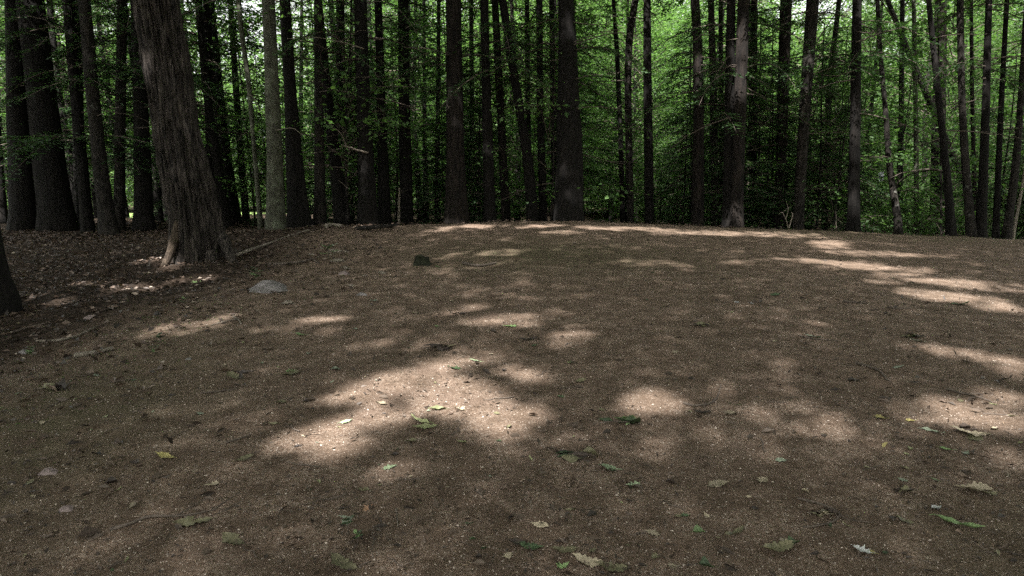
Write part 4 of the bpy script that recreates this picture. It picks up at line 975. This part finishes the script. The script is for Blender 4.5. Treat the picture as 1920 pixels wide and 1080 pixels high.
# sprigs: a twig with several leaves
def sprig(px, py, wpx, colours, label, seed, name='leafy_sprig', up=0.0):
    p, _ = hit(px, py); m = wpx*np.linalg.norm(p-CAM)/F; rs = random.Random(seed)
    root = empty(name, (p[0], p[1], g(p[0], p[1])+0.004), label, 'sprig' if not up else 'seedling')
    mb = MB(); tube(mb, [(-m*.55, 0, .004), (-m*.2, m*.05, .012), (m*.2, -m*.03, .014), (m*.55, m*.02, .006)] if not up else [(0, 0, -.01), (.004, 0, m*.4), (0, .005, m*.75)], [m*.02, m*.018, m*.015, m*.01] if not up else [m*.03, m*.025, m*.015], 5)
    link('twig' if not up else 'stem', mb.mesh('twig', [TWIG]), root)
    for k in range(6 if not up else 8):
        c = colours[k % len(colours)]
        o = link('leaf', get_leaf(rs.choice(['narrow', 'ovate', 'oak']), rs.choice(['curl', 'fold', 'arch']) if not up else 'flat', c), root)
        if up:
            a = rs.uniform(0, 6.28); o.location = (0.25*m*math.cos(a), 0.25*m*math.sin(a), m*rs.uniform(.2, .75)); o.rotation_euler = (rs.uniform(.1, .6), 0, a-math.pi/2)
            s = m*rs.uniform(.45, .6)
        else:
            o.location = (rs.uniform(-.38, .38)*m, rs.uniform(-.14, .14)*m, rs.uniform(.002, .06)*m); o.rotation_euler = (rs.uniform(-.3, .3), rs.uniform(-.4, .4), math.pi/2+rs.uniform(-.7, .7)); s = m*rs.uniform(.38, .6)
        o.scale = (s, s, s)
    return root
sprig(1160, 796, 64, ['dark green', 'dark green', 'green'], 'heap of dark green leaves on a twig below the small round sunlit patch', 1)
sprig(1077, 858, 68, ['dark brown', 'dark green', 'olive'], 'dark leafy sprig with one bright green tip leaf, front middle', 2)
sprig(1312, 612, 34, ['olive', 'dark brown'], 'tiny dark leafy sprig in the middle of the clearing', 3)
sprig(1695, 922, 34, ['dark brown', 'olive'], 'dark leafy sprig left of the crumpled pale leaf', 4)
sprig(1545, 966, 46, ['dark brown', 'olive', 'tan'], 'brown leaf clump caught inside the hooked twig', 5)
sprig(100, 732, 56, ['dark brown', 'brown', 'olive'], 'dark leaf clump on the left shoulder of the dirt', 6)
sprig(1705, 500+133, 30, ['olive', 'dark green'], 'small sprig on the dark brown heap before the sunlit band', 7)
sprig(820, 655, 60, ['dark brown', 'olive', 'dark brown'], 'dark leafy sprig just above the large sunlit patch', 8)
sprig(652, 992, 30, ['dark green', 'grey green'], 'small dark green seedling growing in the front dirt', 9, 'seedling', 1)
sprig(670, 1018, 24, ['dark green', 'green'], 'second green seedling, lower right of the other one', 10, 'seedling', 1)
sprig(616, 486, 34, ['green', 'grey green'], 'green weed growing among the wood chips', 11, 'seedling', 1)
for k, (px, py, wpx, lab) in enumerate([(480, 524, 26, 'weed growing behind the big grey rock'), (290, 665+0, 18, 'small weed on the left shoulder of the dirt'), (60, 668, 20, 'weed in the dim litter at the left edge'), (345, 570, 16, 'weed in the litter below the sunlit leaves'), (300, 647, 24, 'low green weed beside the pale forked twig')]):
    sprig(px, py, wpx, ['dark green', 'green'], lab, 20+k, 'seedling', 1)

# wood chips left of the stump
rs = random.Random(3)
for k, (px, py, wpx, lab) in enumerate([(627, 474, 22, 'largest pale wood chip standing on edge left of the stump'), (586, 478, 10, 'pale round wood chip at the left of the chip pile'), (594, 483, 8, 'smallest pale chip of the wood chip pile'), (632, 491, 22, 'split pale wood chip at the right end of the chip pile'),
     (648, 473, 12, 'thin chip trailing right of the largest wood chip'), (717, 513, 14, 'pale chip on the dirt halfway to the stump'), (683, 518, 9, 'small white chip right of the pinkish stone'), (650, 505, 16, 'pale splinter above the pinkish stone'), (540, 570, 24, 'low brown chip in front of the big grey rock'), (660, 537, 12, 'pale chip above the flat pale stone')]):
    p, _ = hit(px, py); L = wpx*np.linalg.norm(p-CAM)/F
    mb = MB(); V, Fc = box(0, 0, 0, L, L*rs.uniform(.25, .5), L*rs.uniform(.12, .3))
    V = V*(1+np.array([[rs.uniform(-.35, .35) for _ in range(3)] for _ in range(8)]))
    tube(mb, [(-L*.5, 0, 0), (-L*.2, L*.05, L*.06), (L*.2, 0, L*.03), (L*.55, -L*.04, 0)], [L*.07, L*.17, L*.14, L*.03], 7, 0, .35, k)
    mb.add(V, Fc, 0, False)
    o = link('wood_chip', mb.mesh('wood_chip', [DEAD]), None, (p[0], p[1], g(p[0], p[1])+L*.08)); o.rotation_euler = (rs.uniform(-.3, .3), rs.uniform(-.3, .3), rs.uniform(-.5, .5))
    tag(o, lab, 'wood chip', 'wood chips on the dirt')

# many more small leaves, each its own object
rs = random.Random(77); cnt = {}; spots = []
short = [(h, l) for h, l in HERO_LEAVES]
ANCH_G = [('the mossy stump', (790, 498)), ('the grey rock', (503, 541)), ('the thick pale stick', (175, 665)), ('the forked left twig', (300, 970)), ('the hooked twig', (1560, 965)), ('the large tan oak leaf', (1346, 910)),
          ('the whitish crinkled leaf', (1611, 1033)), ('the light green lobed leaf', (733, 877)), ('the dark green leaf heap', (1160, 795)), ('the twig under the grey green leaf', (1530, 634)), ('the oval sun spot', (950, 600)), ('the crooked brown twig', (1640, 695)), ('the long bright green leaf', (1803, 987)), ('the yellow lobed leaf', (1655, 785)), ('the far dark green leaf', (1456, 554)), ('the leaning oak', (372, 495))]
ANCH_G = [(n, hit(*q)[0]) for n, q in ANCH_G]
kinds = ['brown']*7+['dark brown']*8+['tan']*4+['olive']*5+['grey green']*2+['yellow green']*2+['dark green']*2
for k in range(270):
    if k < 60: px, py = rs.uniform(30, 900), rs.uniform(500, 720)
    else: px, py = rs.uniform(5, 1915), 470+600*rs.random()**0.8
    p, _ = hit(px, py)
    if p[1] > 14: continue
    c = rs.choice(kinds); size = rs.uniform(0.018, 0.05)
    spots.append((p, c, size))
pend = {}
for p, c, size in spots:
    n, q = min(ANCH_G, key=lambda a: (a[1][0]-p[0])**2+(a[1][1]-p[1])**2)
    pend.setdefault((n, c), []).append(((q[0]-p[0])**2+(q[1]-p[1])**2, p, size))
for (n, c), L in pend.items():
    for i, (d, p, size) in enumerate(sorted(L, key=lambda a: a[0])):
        me = get_leaf(rs.choice(['oak', 'ovate', 'maple', 'narrow']), rs.choice(['flat', 'curl', 'curl', 'fold']), c)
        put_leaf(me, float(p[0]), float(p[1]), size, rs.uniform(0, 6.28), rs.uniform(-.15, .3), f"small {c} leaf, {ORD[i]} closest such to {n}", 'small fallen leaves on the dirt')

TW = []
for k in range(4):
    mb = MB(); r_ = np.random.default_rng(400+k); Q = spline(np.cumsum(np.vstack([[-.5, 0, 0], np.stack([np.full(5, .2), r_.normal(size=5)*.05, r_.normal(size=5)*.008], 1)]), 0), 14)
    tube(mb, Q, np.linspace(.022, .010, 14), 5, 0, .15, k)
    tube(mb, [Q[6], Q[6]+np.array([.12, .09*(-1)**k, .01]), Q[6]+np.array([.26, .13*(-1)**k, 0])], [.012, .010, .006], 4, 0, .1, k)
    TW.append(mb.mesh('twig', [TWIG]))
pend = {}
for k in range(46):
    p, _ = hit(rs.uniform(10, 1900), 480+590*rs.random()**0.8)
    n, q = min(ANCH_G, key=lambda a: (a[1][0]-p[0])**2+(a[1][1]-p[1])**2)
    pend.setdefault(n, []).append(((q[0]-p[0])**2+(q[1]-p[1])**2, p))
for n, L in pend.items():
    for i, (d, p) in enumerate(sorted(L, key=lambda a: a[0])):
        o = link('twig_fragment', TW[rs.randrange(4)], None, (p[0], p[1], g(p[0], p[1])+.006)); o.rotation_euler = (0, rs.uniform(-.04, .04), rs.uniform(0, 6.28)); s_ = rs.uniform(.07, .22); o.scale = (s_, s_, s_)
        tag(o, f"short thin brown twig, {ORD[i]} closest such to {n}", 'twig', 'short twigs on the dirt')

# ------------------------------------------------------------------ what nobody could count: gravel, crumbs and leaf litter
rs = np.random.default_rng(99)
def gvec(x, y):
    return np.array([g(float(a), float(b_)) for a, b_ in zip(x, y)])
def frame_pts(n, y0, y1, power=1.0, xl=None):
    y = y0+(y1-y0)*rs.uniform(size=n)**power; x = rs.uniform(-1, 1, n)*(y*0.80+0.5); return x, y
STONE = leaf_mat('grit', (0.09, 0.065, 0.05), (0.42, 0.35, 0.29), 0.0)
x, y = frame_pts(42000, 2.0, 8.5, 1.35); e = np.array([edge_at(v) for v in y]); k = x > e-0.2; x, y = x[k], y[k]
n = len(x); z = gvec(x, y); s = 0.0022*np.exp(rs.normal(size=n)*0.45); s = np.minimum(s, 0.0065)*(0.8+0.08*y)
O = np.array([[1, 0, 0], [-1, 0, 0], [0, 1, 0], [0, -1, 0], [0, 0, .7], [0, 0, -.7]], float)
Fo = np.array([[0, 2, 4], [2, 1, 4], [1, 3, 4], [3, 0, 4], [2, 0, 5], [1, 2, 5], [3, 1, 5], [0, 3, 5]])
a = rs.uniform(0, 6.28, n); ca, sa = np.cos(a), np.sin(a)
V = O[None]*(1+0.35*rs.uniform(-1, 1, (n, 6, 3)))*s[:, None, None]
V = np.stack([V[:, :, 0]*ca[:, None]-V[:, :, 1]*sa[:, None], V[:, :, 0]*sa[:, None]+V[:, :, 1]*ca[:, None], V[:, :, 2]], -1)+np.stack([x, y, z+s*0.25], 1)[:, None]
mb = MB(); mb.add(V.reshape(-1, 3), (Fo[None]+6*np.arange(n)[:, None, None]).reshape(-1, 3), 0, False)
tag(link('gravel', mb.mesh('gravel', [STONE])), 'fine pale grit scattered over the brown dirt pad', 'gravel', None, 'stuff')
CRUMB = leaf_mat('crumbs', (0.020, 0.014, 0.010), (0.10, 0.072, 0.052), 0.0)
def litter(n_, x, y, L0, L1, asp, mat, name, label, lift=0.006, tilt=0.35):
    n = len(x); z = gvec(x, y); d = rdir(n, rs, 0.18); nn = unit(np.array([0, 0, 1.0])+rs.normal(size=(n, 3))*tilt)
    L = rs.uniform(L0, L1, n); mb = MB()
    cards(mb, np.stack([x, y, z+lift*rs.uniform(0.3, 1.6, n)], 1), d, nn, L, L*rs.uniform(asp*.6, asp*1.4, n), 0, 0.25)
    return tag(link(name, mb.mesh(name, [mat])), label, name.replace('_', ' '), None, 'stuff')
x, y = frame_pts(34000, 2.0, 14.2, 1.25); e = np.array([edge_at(v) for v in y]); clump = np.array([mn.noise(Vector((a*1.3, b_*1.3, 5))) for a, b_ in zip(x, y)]); k = (x > e-.3) & (rs.uniform(size=len(x)) < 0.5+1.1*clump); x, y = x[k], y[k]
litter(0, x, y, 0.008, 0.034, 0.35, CRUMB, 'bark_crumbs', 'dark crumbs of bark and needles strewn on the pad')
NEEDLE = leaf_mat('dry_needles', (0.10, 0.065, 0.04), (0.30, 0.22, 0.15), 0.0)
x, y = frame_pts(12000, 2.0, 8, 1.2); e = np.array([edge_at(v) for v in y]); k = (x > e-.3); x, y = x[k], y[k]
litter(0, x, y, 0.010, 0.032, 0.10, NEEDLE, 'dry_needles', 'dry brown needles strewn on the pad', 0.004, 0.2)
LITB = leaf_mat('litter_brown', (0.016, 0.011, 0.008), (0.105, 0.070, 0.050), 0.05)
LITP = leaf_mat('litter_pale', (0.16, 0.12, 0.09), (0.36, 0.29, 0.23), 0.05)
x = rs.uniform(-14, -1.6, 34000); y = 2.5+14*rs.uniform(size=34000)**0.9; e = np.array([edge_at(v) for v in y]); k = rs.uniform(size=len(x)) < sstep(-2.6, 1.1, e-x)**1.7; x, y = x[k], y[k]
litter(0, x, y, 0.03, 0.085, 0.55, LITB, 'leaf_litter', 'brown leaf litter on the low ground left of the pad', 0.018, 0.5)
k = rs.uniform(size=len(x)) < 0.05; litter(0, x[k]+.03, y[k]+.02, 0.03, 0.08, 0.5, LITP, 'pale_leaf_litter', 'pale dead leaves among the litter left of the pad', 0.024, 0.5)
x = rs.uniform(-13, 15, 26000); y = rs.uniform(14.0, 22, 26000); litter(0, x, y, 0.04, 0.10, 0.5, LITB, 'forest_litter', 'brown leaf litter under the trees behind the crest', 0.02, 0.5)
x, y = frame_pts(6000, 2.1, 13.5, 1.2); clump = np.array([mn.noise(Vector((a*2.1, b_*2.1, 15))) for a, b_ in zip(x, y)]); k = (rs.uniform(size=len(x)) < 0.35+1.3*clump); x, y = x[k], y[k]
litter(0, x, y, 0.022, 0.075, 0.38, CRUMB, 'dark_debris', 'dark scraps of rotten leaf and bark on the pad', 0.010, 0.8)
GRASSM = leaf_mat('moss_blades', (0.045, 0.075, 0.020), (0.10, 0.14, 0.045), 0.2)
x = np.concatenate([rs.normal(0.6, 1.5, 2500), rs.uniform(5, 14, 5200), rs.normal(-3.1, .45, 1500)]); y = np.concatenate([rs.normal(9.6, 1.2, 2500), rs.uniform(12.3, 14.8, 5200), rs.uniform(3, 7, 1500)])
k = (x > np.array([edge_at(v) for v in y])-1); x, y = x[k], y[k]
litter(0, x, y, 0.008, 0.026, 0.3, GRASSM, 'moss', 'thin moss and grass growing on parts of the pad', 0.006, 0.9)
